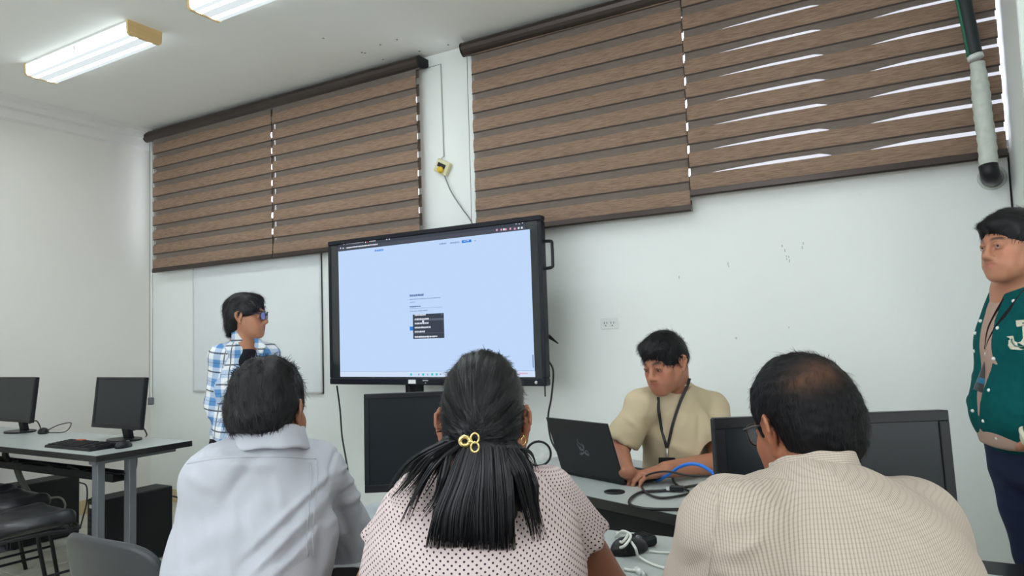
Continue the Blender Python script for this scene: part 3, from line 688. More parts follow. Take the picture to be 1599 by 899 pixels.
h = MB(); h.tube(spline([(X1 - .005, YF + .05, Z1 - .14), (X1 + .035, YF + .05, Z1 - .145), (X1 + .04, YF + .05, Z1 - .165), (X1 + .04, YF + .05, Z1 - .26), (X1 + .035, YF + .05, Z1 - .285), (X1 - .005, YF + .05, Z1 - .29)], 4), .009, 8); h.build('side_handle', M['black'], T0)
h = MB(); h.tube([(X1 - .01, YF + .07, Z0 + .265), (X1 + .055, YF + .05, Z0 + .225)], [.012, .003], 8); h.build('stylus_holder', M['black'], T0)
h = MB().tube([(X1 - .035, YF + .05, Z0 + .01), (X1 - .035, YF + .05, Z0 - .06)], .004, 6); h.build('wire_tail', M['cable'], T0)
S = thing('display_stand', 'black wheeled floor stand carrying the big display', 'stand', (-2.6, 3.58, 0))
xc = sp(621, 600)[0]
for x in (xc, 2 * (X0 + X1) / 2 - xc): MB().box((x - .045, 3.52, .12), (x + .045, 3.60, 1.7), .005).build('upright', M['black'], S)
box('crossbar', (xc, 3.53, .35), (X0 + X1 - xc, 3.59, .43), M['black'], S, .004)
for x in (xc, X0 + X1 - xc):
    box('foot', (x - .04, 3.2, .07), (x + .04, 3.74, .12), M['black'], S, .008)
    for y in (3.24, 3.7): MB().cyl((x - .018, y, .036), (x + .018, y, .036), .036, 16).build('castor', M['black'], S)
for pts, lb in (([(526, 602), (531, 640), (534, 680), (540, 715), (543, 735), (546, 785), (548, 885)], 'black cable hanging down the wall left of the dark monitor'),
                ([(856, 562), (864, 580), (861, 620), (856, 650), (860, 685), (873, 710), (878, 726)], 'black cable curving from the display towards the laptop'),
                ([(638, 600), (640, 618), (640, 700)], 'black cable hanging beside the display stand')):
    c = MB().tube(spline([aty(x, y, 3.50) for x, y in pts], 5), .0055, 8); tag(c.build('cable', M['cable']), lb, 'cable')
# ================================================================== FURNITURE AND DEVICES
DZ = .76
def desk(name_label, x0, y0, x1, y1, group=None, rz=0, legs=True, apron=False, tray=True, leg_pairs=None):
    t = thing('computer_desk', name_label, 'desk', (x0, y0, 0), group)
    TT = Matrix.Translation((x0, y0, 0)) @ Matrix.Rotation(rz, 4, 'Z'); L_, W_ = x1, y1
    def mk(f, n, m, p=t):
        b = MB(); b.T = TT; f(b); return b.build(n, m, p)
    mk(lambda b: b.box((.004, .004, DZ - .028), (L_ - .004, W_ - .004, DZ), .0), 'desktop', M['desk'])
    def edge(b):
        for q in (((0, 0), (L_, .005)), ((0, W_ - .005), (L_, W_)), ((0, .005), (.005, W_ - .005)), ((L_ - .005, .005), (L_, W_ - .005))): b.box((q[0][0], q[0][1], DZ - .032), (q[1][0], q[1][1], DZ - .001), .001)
    mk(edge, 'edge_band', M['edge'])
    for xe in (leg_pairs or (.16, L_ - .16)):
        mk(lambda b: b.box((xe - .03, .03, DZ - .055), (xe + .03, W_ - .06, DZ - .030), .003), 'cross_rail', M['greym'])
        for y in (.065, .235): mk(lambda b: b.box((xe - .026, y - .02, .0), (xe + .026, y + .02, DZ - .05), .003), 'leg', M['greym'])
        mk(lambda b: b.box((xe - .028, .02, 0), (xe + .028, W_ - .05, .035), .004), 'foot', M['greym'])
    if tray:
        o = mk(lambda b: (b.box((.14, .17, .585), (L_ - .14, .172, .625)), b.box((.14, .17, .585), (L_ - .14, .30, .588)), b.box((.14, .298, .585), (L_ - .14, .30, .62))), 'cable_tray', M['blackm'])
    if apron: mk(lambda b: b.box((.03, .03, .50), (L_ - .03, .05, DZ - .03), .004), 'front_panel', M['blackm'])
    return t, TT
dl, TD = desk('grey laminate desk with black edge along the back wall at left, under two monitors', -6.05 + .20, 2.072, 2.19, .545, 'grey computer desks', leg_pairs=(.55, 2.10))
dn, TN = desk('near grey desk in front of the three seated viewers', -1.62, 1.30, 1.95, .545, 'grey computer desks')
dm, TM = desk('turned grey desk holding the laptop and tangled cables', -1.60, 2.40, 1.45, .62, 'grey computer desks', rz=math.radians(-19.8), apron=True, tray=False, leg_pairs=(.2, 1.25))
b = MB(); b.T = TM; b.cyl((.66, -.0 + .10, DZ), (.66, .10, DZ + .004), .035, 20); o = b.build('cable_grommet', M['black'], dm)

def monitor(root_loc, heading, w_, h_, zb, label, tilt=8, group='black monitors', bez=.016, arm=True):
    t = thing('monitor', label, 'monitor', root_loc, group); H = math.radians(heading)
    TT = Matrix.Translation(root_loc) @ Matrix.Rotation(H, 4, 'Z'); P = TT @ Matrix.Translation((0, 0, zb)) @ Matrix.Rotation(math.radians(-tilt), 4, 'X')
    # local: screen faces -y
    b = MB(); b.T = P; b.box((-w_ / 2, 0, 0), (w_ / 2, .028, h_), .004); b.build('housing', M['black'], t)
    b = MB(); b.T = P; e = bez
    for q in (((-w_ / 2, 0), (w_ / 2, e * 1.4)), ((-w_ / 2, h_ - e), (w_ / 2, h_)), ((-w_ / 2, e * 1.4), (-w_ / 2 + e, h_ - e)), ((w_ / 2 - e, e * 1.4), (w_ / 2, h_ - e))): b.box((q[0][0], -.004, q[0][1]), (q[1][0], .002, q[1][1]), .0015)
    b.build('bezel', M['black'], t)
    b = MB(); b.T = P; b.box((-w_ / 2 + e * .9, -.0005, e * 1.3), (w_ / 2 - e * .9, .002, h_ - e * .9)); b.build('screen', M['screen'], t)
    b = MB(); b.T = P; b.box((-w_ * .3, .026, h_ * .15), (w_ * .3, .055, h_ * .7), .012); b.build('rear_cover', M['blackm'], t)
    b = MB(); b.T = TT; b.add([(-.035, .03, zb + .12), (.035, .03, zb + .12), (.035, .06, zb + .12), (-.035, .06, zb + .12), (-.028, .07, 0), (.028, .07, 0), (.028, .10, 0), (-.028, .10, 0)], [(0, 1, 2, 3), (4, 7, 6, 5), (0, 4, 5, 1), (1, 5, 6, 2), (2, 6, 7, 3), (3, 7, 4, 0)]); b.build('stand_neck', M['black'], t)
    b = MB(); b.T = TT; n = 20; b.prism([(.115 * math.cos(2 * PI * i / n), .055 + .085 * math.sin(2 * PI * i / n)) for i in range(n)], 0.0005, .010); b.build('stand_base', M['black'], t)
    b = MB(); b.T = TT; b.tube(spline([(-.05, .05, zb + .02), (-.02, .07, zb - .02), (.03, .1, zb - .02), (.07, .12, zb - .005), (.1, .13, .03), (.06, .15, .01)], 5), .004, 6); b.build('monitor_cable', M['cable'], t)
    return t
monitor((-4.10, 2.43, DZ), 0, .475, .295, .075, 'square black monitor at the right end of the left desk', 6)
monitor((-5.28, 2.43, DZ), 0, .475, .295, .075, 'black monitor cut off by the left edge of the photo', 6)
def facing(p): return math.degrees(math.atan2(-p[0], p[1]))
a = at(572, 615, 2.2); a0 = at(565, 768, 2.2); hd = 34; c, s_ = math.cos(math.radians(hd)), math.sin(math.radians(hd))
monitor((a[0] + .235 * c, a[1] + .235 * s_ - .0, DZ), hd, .49, .30, .072, 'black monitor on the near desk behind the woman in the dotted blouse', 3)
a = at(1117, 640, 1.46); c2 = at(1487, 648, 1.47); hd = math.degrees(math.atan2(c2[1] - a[1], c2[0] - a[0])); W2_ = math.hypot(c2[1] - a[1], c2[0] - a[0])
monitor(((a[0] + c2[0]) / 2, (a[1] + c2[1]) / 2, DZ), hd, W2_, .29, .065, 'wide black monitor on the near desk behind the man in the striped shirt', 3, bez=.022)

def keyboard(loc, rz, label):
    t = thing('keyboard', label, 'keyboard', loc, 'black keyboards', rz); TT = Matrix.Translation(loc) @ Matrix.Rotation(rz, 4, 'Z')
    b = MB(); b.T = TT; b.add([(-.225, -.075, 0), (.225, -.075, 0), (.225, .075, 0), (-.225, .075, 0), (-.222, -.072, .014), (.222, -.072, .014), (.222, .072, .026), (-.222, .072, .026)], [(0, 3, 2, 1), (4, 5, 6, 7), (0, 1, 5, 4), (1, 2, 6, 5), (2, 3, 7, 6), (3, 0, 4, 7)]); b.build('keyboard_body', M['black'], t)
    b = MB(); b.T = TT
    for i in range(21):
        for j in range(6):
            if i in (14, 18) : continue
            x = -.213 + i * .0203; y = -.062 + j * .0215; z = .0145 + (y + .072) / .144 * .012; b.box((x, y, z - .002), (x + .0165, y + .0175, z + .005))
    b.build('keys', M['blackm'], t, 'stuff'); return t, TT
OR = mat('orange_print', s2l((190, 90, 50)), .5)
for loc, lb in (((-4.07, 2.22, DZ), 'black keyboard with orange sticker in front of the whole monitor on the left desk'), ((-5.35, 2.22, DZ), 'black keyboard cut off by the left edge of the photo')):
    t, TT = keyboard(loc, 0, lb); b = MB(); b.T = TT; b.box((-.13, .045, .027), (-.07, .070, .032)); b.build('sticker', OR, t)['label'] = 'small orange sticker'
def mouse(loc, rz, label, m=None):
    t = thing('computer_mouse', label, 'mouse', loc, 'black computer mice', rz); F = Fld(); h = Matrix.Rotation(rz, 3, 'Z'); R = np.array(h)
    L = np.array(loc); F.ell(L + R @ np.array((0, 0, .008)), (.031, .054, .026), R, .01); F.ell(L + R @ np.array((0, -.012, .012)), (.029, .035, .026), R, .01); F.cut(L, (0, 0, -1))
    cloth('mouse_shell', F, .004, m or M['black'], t); b = MB(); b.T = Matrix.Translation(loc) @ h.to_4x4(); b.cyl((-.004, .03, .027), (.004, .03, .027), .009, 12); b.build('scroll_wheel', M['greym'], t); return t
mouse((-3.80, 2.30, DZ), .3, 'black mouse beside the keyboard at the right end of the left desk')
mouse((-5.02, 2.50, DZ), 1.2, 'black mouse on the left desk right of the cut-off monitor')
pm = atz(983, 862, DZ); mouse((pm[0], pm[1], DZ), -.5, 'black mouse with a white cable wound round it on the near desk')
def cable(pts, r, m, label, n=6, cat='cable', group=None):
    o = MB().tube(spline(pts, n), r, 8).build('cable', m); return tag(o, label, cat, group)
cable([(-5.0, 2.52, DZ + .02), (-4.95, 2.56, DZ + .05), (-4.88, 2.6, DZ + .06), (-4.86, 2.55, DZ + .01), (-4.98, 2.48, DZ + .01)], .003, M['cable'], 'thin black mouse cable looped on the left desk')
# second small black box beside the near mouse
t = thing('card_reader', 'small black ribbed plug box beside the mouse on the near desk', 'adapter', atz(1000, 852, DZ)); p = atz(1001, 852, DZ)
b = MB(); b.T = Matrix.Translation(Vector(p)) @ Matrix.Rotation(-.5, 4, 'Z'); b.box((-.028, -.035, .001), (.028, .035, .026), .007); b.build('adapter_body', M['black'], t)
b = MB(); b.T = Matrix.Translation(Vector(p)) @ Matrix.Rotation(-.5, 4, 'Z')
for i in range(5): b.box((-.02, -.026 + i * .011, .026), (.02, -.021 + i * .011, .028))
b.build('rib', M['blackm'], t, 'stuff')
Zt = DZ + .004
def zz(x, y, h=0): return atz(x, y, DZ + .004 + h)
cable([zz(961, 838), zz(972, 829, .03), zz(985, 836, .035), zz(975, 852, .03), zz(962, 856)], .0035, M['whitec'], 'white cable wound over the black mouse')
cable([zz(962, 832), zz(980, 833, .03), zz(972, 846, .035), zz(964, 842, .01)], .0035, M['whitec'], 'short white cable loop lying by the mouse')
cable([zz(980, 838, .02), zz(992, 855, .03), zz(997, 868, .004), zz(1015, 879), zz(1042, 887), zz(1065, 884)], .0032, M['whitec'], 'white cable running right from the mouse across the near desk')
cable([zz(1013, 860), zz(1030, 862), zz(1050, 863), zz(1075, 866)], .0025, M['whitec'], 'thin grey-white wire behind the white cable')
cable([zz(975, 888), zz(985, 890), zz(996, 891)], .0035, M['whitec'], 'white cable leading to the white plug')
t = thing('usb_plug', 'white USB plug lying on the near desk between the woman and the striped shirt', 'plug', zz(1000, 892)); p, q = zz(994, 889), zz(1003, 895)
b = MB().tube([p, q], .008, 10); b.build('plug_body', M['white'], t); b = MB().tube([q, q + (q - p) * .5], .0055, 8); b.build('plug_tip', M['alu'], t)

# laptop
lp0, lp1 = atz(975, 753, DZ + .012), atz(881, 735, DZ + .012); ux = nrm(lp0 - lp1); uy = np.array((-ux[1], ux[0], 0)); LW = .325
lpc = lp0 - ux * LW / 2; T = thing('laptop', 'open black laptop with a grey snake emblem on its lid', 'laptop', (lpc[0], lpc[1], DZ))
TL = Matrix(((ux[0], uy[0], 0, lpc[0]), (ux[1], uy[1], 0, lpc[1]), (0, 0, 1, DZ), (0, 0, 0, 1)))
b = MB(); b.T = TL; b.box((-LW / 2, 0, .002), (LW / 2, .225, .016), .003); b.build('base', M['blackm'], T)
b = MB(); b.T = TL
for i in range(15):
    for j in range(6): b.box((-.142 + i * .019, .035 + j * .019, .016), (-.142 + i * .019 + .016, .035 + j * .019 + .016, .018))
b.build('keys', M['black'], T, 'stuff')
TLID = TL @ Matrix.Translation((0, .004, .014)) @ Matrix.Rotation(math.radians(19), 4, 'X')
b = MB(); b.T = TLID; b.box((-LW / 2, -.006, 0), (LW / 2, 0, .222), .002); b.build('lid', mat('lid_black', (.014, .015, .018), .42, metal=.3), T)
b = MB(); b.T = TLID; b.box((-LW / 2 + .006, .0001, .012), (LW / 2 - .006, .001, .214)); b.build('screen', emis('laptop_glow', (.42, .45, .5), .5), T)
b = MB(); b.T = TLID                                               # the emblem: three intertwined snakes, as strokes
def stroke(pts, w0, w1):
    P = spline([(x, -.0068, z) for x, z in pts], 5); n = len(P); V = []
    for i, p in enumerate(P):
        d = P[min(i + 1, n - 1)] - P[max(0, i - 1)]; s_ = nrm(np.cross(d, (0, 1, 0))); w = w0 + (w1 - w0) * i / (n - 1); V += [p - s_ * w / 2, p + s_ * w / 2]
    b.add(V, [(2 * i, 2 * i + 1, 2 * i + 3, 2 * i + 2) for i in range(n - 1)])
cx_, cz_ = -.005, .112
for pts, a_, c_ in (([(-.008, .038), (-.014, .026), (-.004, .016), (.008, .008), (.006, -.004), (-.008, -.008), (-.014, 0), (-.006, .004)], .002, .006),
                  ([(-.020, .018), (-.016, .006), (-.006, -.002), (.004, -.012), (-.004, -.022), (-.014, -.018)], .003, .006),
                  ([(.030, -.018), (.022, -.008), (.014, -.010), (.010, -.020), (.020, -.024), (.028, -.022)], .003, .006),
                  ([(-.022, -.024), (-.012, -.026), (.002, -.018), (.016, -.018), (.030, -.026)], .006, .003), ([(.004, .022), (.012, .012), (.010, .0)], .002, .005)):
    stroke([(cx_ + x, cz_ + z) for x, z in pts], a_, c_)
b.build('lid_emblem', mat('emblem_grey', s2l((110, 112, 118)), .5), T)['label'] = 'grey emblem of intertwined snakes'
# cables on the laptop desk
def zc(x, y, h=0): return atz(x, y, DZ + .006 + h)
cable([zc(1120, 753), zc(1090, 757), zc(1060, 762), zc(1032, 766), zc(1002, 768), zc(985, 778), zc(985, 788), zc(1010, 794), zc(1050, 795), zc(1090, 795)], .0048, M['cable'], 'thick black cable lying in a wide loop on the laptop desk')
cable([zc(1002, 752), zc(1003, 762), zc(1012, 771), zc(1030, 777), zc(1055, 775), zc(1085, 768)], .0042, M['cable'], 'black cable curving under the loop to the plug')
cable([zc(985, 751, .0), zc(1005, 752), zc(1022, 749, .004), zc(1030, 742, .012)], .004, M['cable'], 'short black cable from the laptop to the hub')
cable([zc(1002, 752, .0), at(1012, 741, 2.46), at(1040, 736, 2.40), at(1075, 742, 2.34), at(1118, 744, 2.30)], .0035, M['cable'], 'black cable arching behind the hub')
cable([zc(1050, 743, .0), zc(1052, 752, .0), zc(1062, 760), zc(1075, 766)], .004, M['cable'], 'short black cable behind the plug')
cable([zc(1026, 750), at(1044, 741, 2.44), at(1062, 728.5, 2.38), at(1080, 724, 2.34), at(1098, 728, 2.30), at(1116, 741, 2.26), at(1128, 754, 2.24)], .0058, M['blue'], 'blue network cable arching over the desk')
def plug(p, q, r_, label, tip=None):
    t = thing('cable_plug', label, 'plug', p, 'black cable plugs'); d = nrm(q - p); b = MB()
    n = nrm(np.cross(d, (0, 0, 1))); zv = np.array((0, 0, 1.)); b.T = Matrix(((d[0], n[0], 0, p[0]), (d[1], n[1], 0, p[1]), (0, 0, 1, p[2]), (0, 0, 0, 1)))
    Lg = np.linalg.norm((q - p)[:2]); b.box((0, -r_, -.002), (Lg, r_, r_ * 1.4), .003); b.build('plug_body', M['black'], t)
    b2 = MB(); b2.T = b.T; b2.box((-.012, -r_ * .6, 0), (0, r_ * .6, r_ * .9)); b2.build('plug_tip', tip or M['alu'], t)
plug(zc(1046, 765), zc(1068, 766), .011, 'black video plug with a metal tip inside the cable loop')
plug(zc(1024, 748), zc(1046, 739), .010, 'black hub connector at the foot of the blue cable')
plug(zc(1112, 748), zc(1124, 752), .008, 'black plug where the blue cable ends by the monitor')
# round magnifier on a stand
p = at(841, 708, 1.95); t = thing('desk_magnifier', 'round glass with a thin black rim beside the woman\'s ear', 'magnifier', (p[0], p[1], DZ))
rx = RT * 1.0; ru = nrm(np.cross(rx, FW)); b = MB().ring(p, rx, ru, .0335, .0032, 32, 8); b.build('rim', M['black'], t)
gm = mat('lens_glass', (.62, .66, .64), .25, noise=((60, 60, 60), .7, (.45, .5, .47))); gm.node_tree.nodes['Principled BSDF'].inputs['Alpha'].default_value = .45
b = MB(); b.add([p + (rx * math.cos(i * PI / 14) + ru * math.sin(i * PI / 14)) * .032 + FW * .0005 for i in range(28)], [tuple(range(28))]); b.build('lens', gm, t)
b = MB().tube([p - rx * .034 + ru * .02, p - rx * .085 + ru * .026], .009, 10); b.tube([p - rx * .08 + ru * .02, (p[0] - .08, p[1] - .02, DZ)], .006, 8); b.build('stem', M['black'], t)
b = MB().cyl((p[0] - .08, p[1] - .02, DZ), (p[0] - .08, p[1] - .02, DZ + .012), .05, 24); b.build('foot', M['black'], t)
# paper under the elbow
p = atz(520, 874, DZ); o = MB(); o.T = Matrix.Translation((p[0], p[1], DZ)) @ Matrix.Rotation(.5, 4, 'Z'); o.box((-.15, -.06, .0003), (.10, .12, .0015)); tag(o.build('paper_sheet', mat('paper', (.8, .81, .82), .6)), 'white paper sheet under the forearm of the man in the white shirt', 'paper')

# computer towers under the left desk
def tower(x0, y0, x1, y1, h, label, tagbox=True):
    t = thing('computer_tower', label, 'computer', ((x0 + x1) / 2, (y0 + y1) / 2, 0), 'black computer towers')
    box('case', (x0, y0, .008), (x1, y1, h), M['blackm'], t, .006); box('front_bezel', (x0 + .004, y0 - .018, .012), (x1 - .004, y0 + .004, h - .004), M['black'], t, .006)
    b = MB()
    for i in range(4): b.box((x0 + .02 + i * .0, y0 - .02, h - .10 - i * .035), (x1 - .02, y0 - .017, h - .085 - i * .035))
    b.build('drive_slot', M['blackm'], t); box('badge', (x0 + .03, y0 - .0205, h - .055), (x0 + .055, y0 - .0175, h - .035), M['alu'], t)
    for x in (x0 + .03, x1 - .03):
        for y in (y0 + .04, y1 - .04): MB().cyl((x, y, 0), (x, y, .01), .012, 10).build('rubber_foot', M['black'], t)
    MB().tube(spline([(x1 - .005, y1 + .0, .36), (x1 + .03, y1 + .03, .33), (x1 + .035, y1 + .03, .22), (x1 + .01, y1 + .02, .12), (x1 - .03, y1 + .02, .03)], 5), .005, 6).build('power_cable', M['cable'], t)
    return t
tower(-4.335, 2.42, -4.165, 2.84, .425, 'black computer tower standing on the floor behind the desk legs')
tower(-5.45, 2.42, -5.25, 2.86, .41, 'black computer tower under the left desk behind the seats')
# cables in the tray
for i, (a_, c_, rr) in enumerate(((-5.6, -4.95, .006), (-5.0, -4.35, .005), (-4.75, -4.1, .005), (-4.3, -3.75, .006))):
    r_ = random.Random(i + 5); pts = [(a_ + (c_ - a_) * k / 6, 2.072 + .22 + r_.uniform(-.03, .03), .60 + r_.uniform(.0, .035)) for k in range(7)]
    cable(pts, rr, M['cable'], ['black cables lying in the tray under the left end of the desk', 'black cable heaped in the tray between the two monitors', 'black cable sagging along the tray left of the grey legs', 'black cable in the tray behind the grey legs'][i])
cable([(-4.95, 2.30, .62), (-4.93, 2.33, .5), (-4.88, 2.36, .40), (-4.78, 2.38, .32), (-4.66, 2.40, .30)], .02, mat('ribbed_grey_tube', s2l((88, 88, 84)), .6), 'thick ribbed grey cable sleeve hanging below the tray')
cable([(-4.90, 2.36, .36), (-4.75, 2.38, .30), (-4.62, 2.40, .31), (-4.60, 2.42, .36), (-4.72, 2.44, .39), (-4.86, 2.40, .35), (-4.72, 2.40, .28), (-4.62, 2.42, .30)], .006, mat('grey_cord', s2l((150, 150, 140)), .6), 'pale grey cord coiled below the desk tray')
cable([(-5.0, 2.3, .72), (-5.02, 2.28, .66), (-5.0, 2.30, .60)], .02, M['cable'], 'black cable bundle dropping into the tray below the left monitor')
for dx in (0, .035): cable([(-3.83 + dx, 2.36, .73), (-3.83 + dx, 2.36, .66), (-3.84 + dx, 2.35, .60)], .013, M['cable'], 'black plug hanging between the grey desk legs', group='hanging plugs')

# chairs with black vinyl seats at the left
def visitor_chair(loc, rz, label):
    t = thing('visitor_chair', label, 'chair', loc, 'black vinyl chairs', rz); TT = Matrix.Translation(loc) @ Matrix.Rotation(rz, 4, 'Z')
    F = Fld(); R = np.array(Matrix.Rotation(rz, 3, 'Z')); L = np.array(loc); W = lambda x, y, z: L + R @ np.array((x, y, z))
    F.ell(W(0, .0, .455), (.235, .225, .034), R, .03)
    for q in (-1, 1): F.cap(W(q * .16, -.17, .45), W(q * .16, .17, .455), .028, k=.05); F.cap(W(-.16, q * .17, .45), W(.16, q * .17, .45), .026, k=.05)
    cloth('seat', F, .012, M['leather'], t)
    def tb(pts, r_=.011): b = MB(); b.T = TT; b.tube(spline(pts, 4), r_, 8); return b
    for q in (-1, 1):
        tb([(q * .20, .24, 0), (q * .205, .20, .22), (q * .2, .17, .40), (q * .17, .12, .43)]).build('leg', M['black'], t)
        tb([(q * .20, -.25, 0), (q * .20, -.20, .22), (q * .2, -.17, .41), (q * .2, -.19, .55), (q * .19, -.24, .82)]).build('leg', M['black'], t)
        tb([(q * .2, -.2, .41), (q * .23, .0, .415), (q * .21, .2, .40), (0, .235, .405)], .009).build('side_rail', M['black'], t)
        tb([(q * .205, -.21, .20), (q * .205, .21, .20)], .007).build('stretcher', M['black'], t)
    F = Fld(); F.ell(W(0, -.235, .74), (.21, .025, .13), R, .02)
    for q in (-1, 1): F.cap(W(-.14, -.235, .74 + q * .08), W(.14, -.235, .74 + q * .08), .022, k=.04)
    cloth('backrest', F, .014, M['leather'], t)
    return t
visitor_chair((-3.99, 1.86, 0), math.radians(-4), 'black vinyl chair with tube legs, nearest of the three at the left edge')
visitor_chair((-4.55, 2.02, 0), math.radians(-3), 'black vinyl chair, middle of the three at the left edge')
visitor_chair((-5.07, 2.08, 0), math.radians(2), 'black vinyl chair, farthest of the three, just peeping in at the left edge')

# black plastic task chair, its back towards us, bottom left
def task_chair(loc, heading, label, top=.90, hw=.22, seat_z=.45):
    t = thing('task_chair', label, 'chair', loc, 'black plastic task chairs'); fr = Frame((loc[0], loc[1], 0), heading)
    zc_ = top - .165; HH = .165; CP = mat('charcoal_plastic', (.020, .023, .028), .40, bump=((300, 300, 300), .06, .002))
    b = MB(); na, nr = 48, 7; V = []
    def P0(u, v, o):                                              # dished, slightly reclined shell
        x = u * hw; z = zc_ + v * HH; return fr.w((x, -.225 + .030 * u * u - .030 * v + o, z))
    prof = [(0, .011), (.45, .011), (.80, .011), (.93, .010), (.985, .006), (1, 0), (.985, -.006), (.93, -.010), (.80, -.010), (.45, -.010), (0, -.010)]
    for r_, o in prof:
        for k in range(na):
            t_ = 2 * PI * k / na; c_, s2 = math.cos(t_), math.sin(t_); V.append(P0(r_ * math.copysign(abs(c_) ** .45, c_), r_ * math.copysign(abs(s2) ** .45, s2), o))
    b.add(V, [(i * na + k, i * na + (k + 1) % na, (i + 1) * na + (k + 1) % na, (i + 1) * na + k) for i in range(len(prof) - 1) for k in range(na)], True); b.build('backrest', CP, t)
    b = MB(); b.tube([P0(.36 * math.cos(t_), -.28 + .62 * max(math.sin(t_), -.9), -.020) for t_ in np.linspace(-.5, PI + .5, 20)], .014, 8); b.build('grip_rim', CP, t)
    b = MB(); b.add([P0(.30 * math.cos(t_), -.30 + .55 * math.sin(t_), -.0125) for t_ in np.linspace(0, 2 * PI, 25)[:-1]], [tuple(range(24))]); b.build('grip_recess_shade', M['black'], t)  # flat black disc painted as the shade inside the grip hollow
    F = Fld(); F.ell((0, 0, seat_z), (.205, .21, .045), k=.03, fr=fr); cloth('seat', F, .014, M['leather'], t)
    P = lambda x, y, z: fr.w((x, y, z))
    MB().tube(spline([P(0, .02, seat_z - .04), P(0, -.2, seat_z - .06), P(0, -.29, seat_z + .02), P(0, -.275, zc_ - .04)], 5), .018, 8).build('back_support', M['black'], t)
    MB().cyl(P(0, 0, .09), P(0, 0, seat_z - .03), .025, 14).build('gas_column', M['black'], t)
    for k in range(5):
        a = k * 2 * PI / 5 + .3; e = P(.235 * math.cos(a), .235 * math.sin(a), .065); MB().tube([P(0, 0, .10), e], [.024, .016], 8).build('star_leg', M['black'], t)
        MB().cyl(e + np.array((-.02, 0, -.037)), e + np.array((.02, 0, -.037)), .028, 14).build('castor', M['black'], t)
    return t

t = thing('equipment_case', 'low black case with a cable looped on top, at the bottom right corner', 'case', (.23, 2.45, 0))
box('case_body', (.05, 2.25, .01), (.60, 2.65, .545), M['blackm'], t, .012); box('case_lid', (.045, 2.245, .545), (.605, 2.655, .562), M['black'], t, .004)
for x in (.08, .57): 
    for y in (2.28, 2.62): MB().cyl((x, y, 0), (x, y, .012), .014, 10).build('rubber_foot', M['black'], t)
cable([(.10, 2.30, .568), (.16, 2.36, .575), (.28, 2.40, .58), (.40, 2.34, .572), (.46, 2.28, .568), (.34, 2.27, .568)], .006, M['cable'], 'black cable looped on the low case at bottom right')
# ================================================================== PEOPLE
def uvcyl(fr, R=.16):
    def f(V): L = fr.l(V); return np.stack([np.arctan2(L[:, 0], -L[:, 1]) * R, L[:, 2], np.zeros(len(L))], 1)
    return f
def uvback(fr):                                                     # runs straight down the back, wraps at the sides and shoulders
    def f(V): L = fr.l(V); return np.stack([L[:, 0] + .5 * np.tanh(L[:, 0] / .10) * (L[:, 1] + .11), L[:, 2] - .6 * (L[:, 1] + .11), L[:, 1]], 1)
    return f
def collar(T, c, fr, r, hgt, m, uv=None, flare=.012):              # a turned-down collar: a low double cone open at the front
    prof = [(r - .008, hgt * .35), (r - .004, hgt - .003), (r, hgt), (r + .004, hgt - .001), (r + flare * .55, hgt * .55), (r + flare * .95, .004), (r + flare, -.001), (r + flare - .004, -.003), (r + flare * .4, hgt * .2)]
    na = 64; A_ = np.linspace(math.radians(112), math.radians(428), na); V = []
    for a in A_:
        e = 1 + .02 * math.sin(5 * a) + .012 * math.sin(11 * a + 1)
        for q, z in prof: V.append(c + fr.d((q * e * math.cos(a), q * e * math.sin(a), z + .0015 * math.sin(7 * a))))
    n = len(prof); Q = [(i * n + j, (i + 1) * n + j, (i + 1) * n + (j + 1) % n, i * n + (j + 1) % n) for i in range(na - 1) for j in range(n)]
    V = np.array(V); return mesh('collar', V, Q, m, T, True, uv=uv(V) if uv else None)
def uvflat(fr):
    def f(V): L = fr.l(V); return np.stack([L[:, 0], L[:, 2], L[:, 1]], 1)
    return f
def nodes(m): return m.node_tree, m.node_tree.nodes, m.node_tree.links
def math_(N, L, op, a, b=None, c=None):
    n = N.new('ShaderNodeMath'); n.operation = op
    for i, v in enumerate((a, b, c)):
        if v is None: continue
        if hasattr(v, 'links'): L.new(v, n.inputs[i])
        else: n.inputs[i].default_value = v
    return n.outputs[0]
def puv(m):
    nt, N, L = nodes(m); a = N.new('ShaderNodeAttribute'); a.attribute_name = 'PUV'; s = N.new('ShaderNodeSeparateXYZ'); L.new(a.outputs['Vector'], s.inputs[0]); return a, s
def mixc(N, L, f, a, b):
    n = N.new('ShaderNodeMix'); n.data_type = 'RGBA'
    for i, v in ((0, f), (6, a), (7, b)):
        if hasattr(v, 'links'): L.new(v, n.inputs[i])
        else: n.inputs[i].default_value = v if i == 0 else (*v, 1)
    return n.outputs[2]
# polka dots
DOT = mat('dotted_blouse', (.68, .60, .58), .8, spec=.2); nt, N, L = nodes(DOT); a, s = puv(DOT)
P_ = .0118
def dotmask(ox, oy):
    u = math_(N, L, 'ADD', math_(N, L, 'DIVIDE', s.outputs[0], P_), ox); v = math_(N, L, 'ADD', math_(N, L, 'DIVIDE', s.outputs[1], P_ * .92), oy)
    du = math_(N, L, 'SUBTRACT', math_(N, L, 'FRACT', u), .5); dv = math_(N, L, 'SUBTRACT', math_(N, L, 'FRACT', v), .5)
    return math_(N, L, 'LESS_THAN', math_(N, L, 'ADD', math_(N, L, 'MULTIPLY', du, du), math_(N, L, 'MULTIPLY', dv, dv)), .022)
dm_ = math_(N, L, 'MAXIMUM', dotmask(0.0, 0.0), dotmask(.5, .5)); L.new(mixc(N, L, dm_, s2l((205, 188, 186)), s2l((58, 42, 50))), N['Principled BSDF'].inputs['Base Color'])
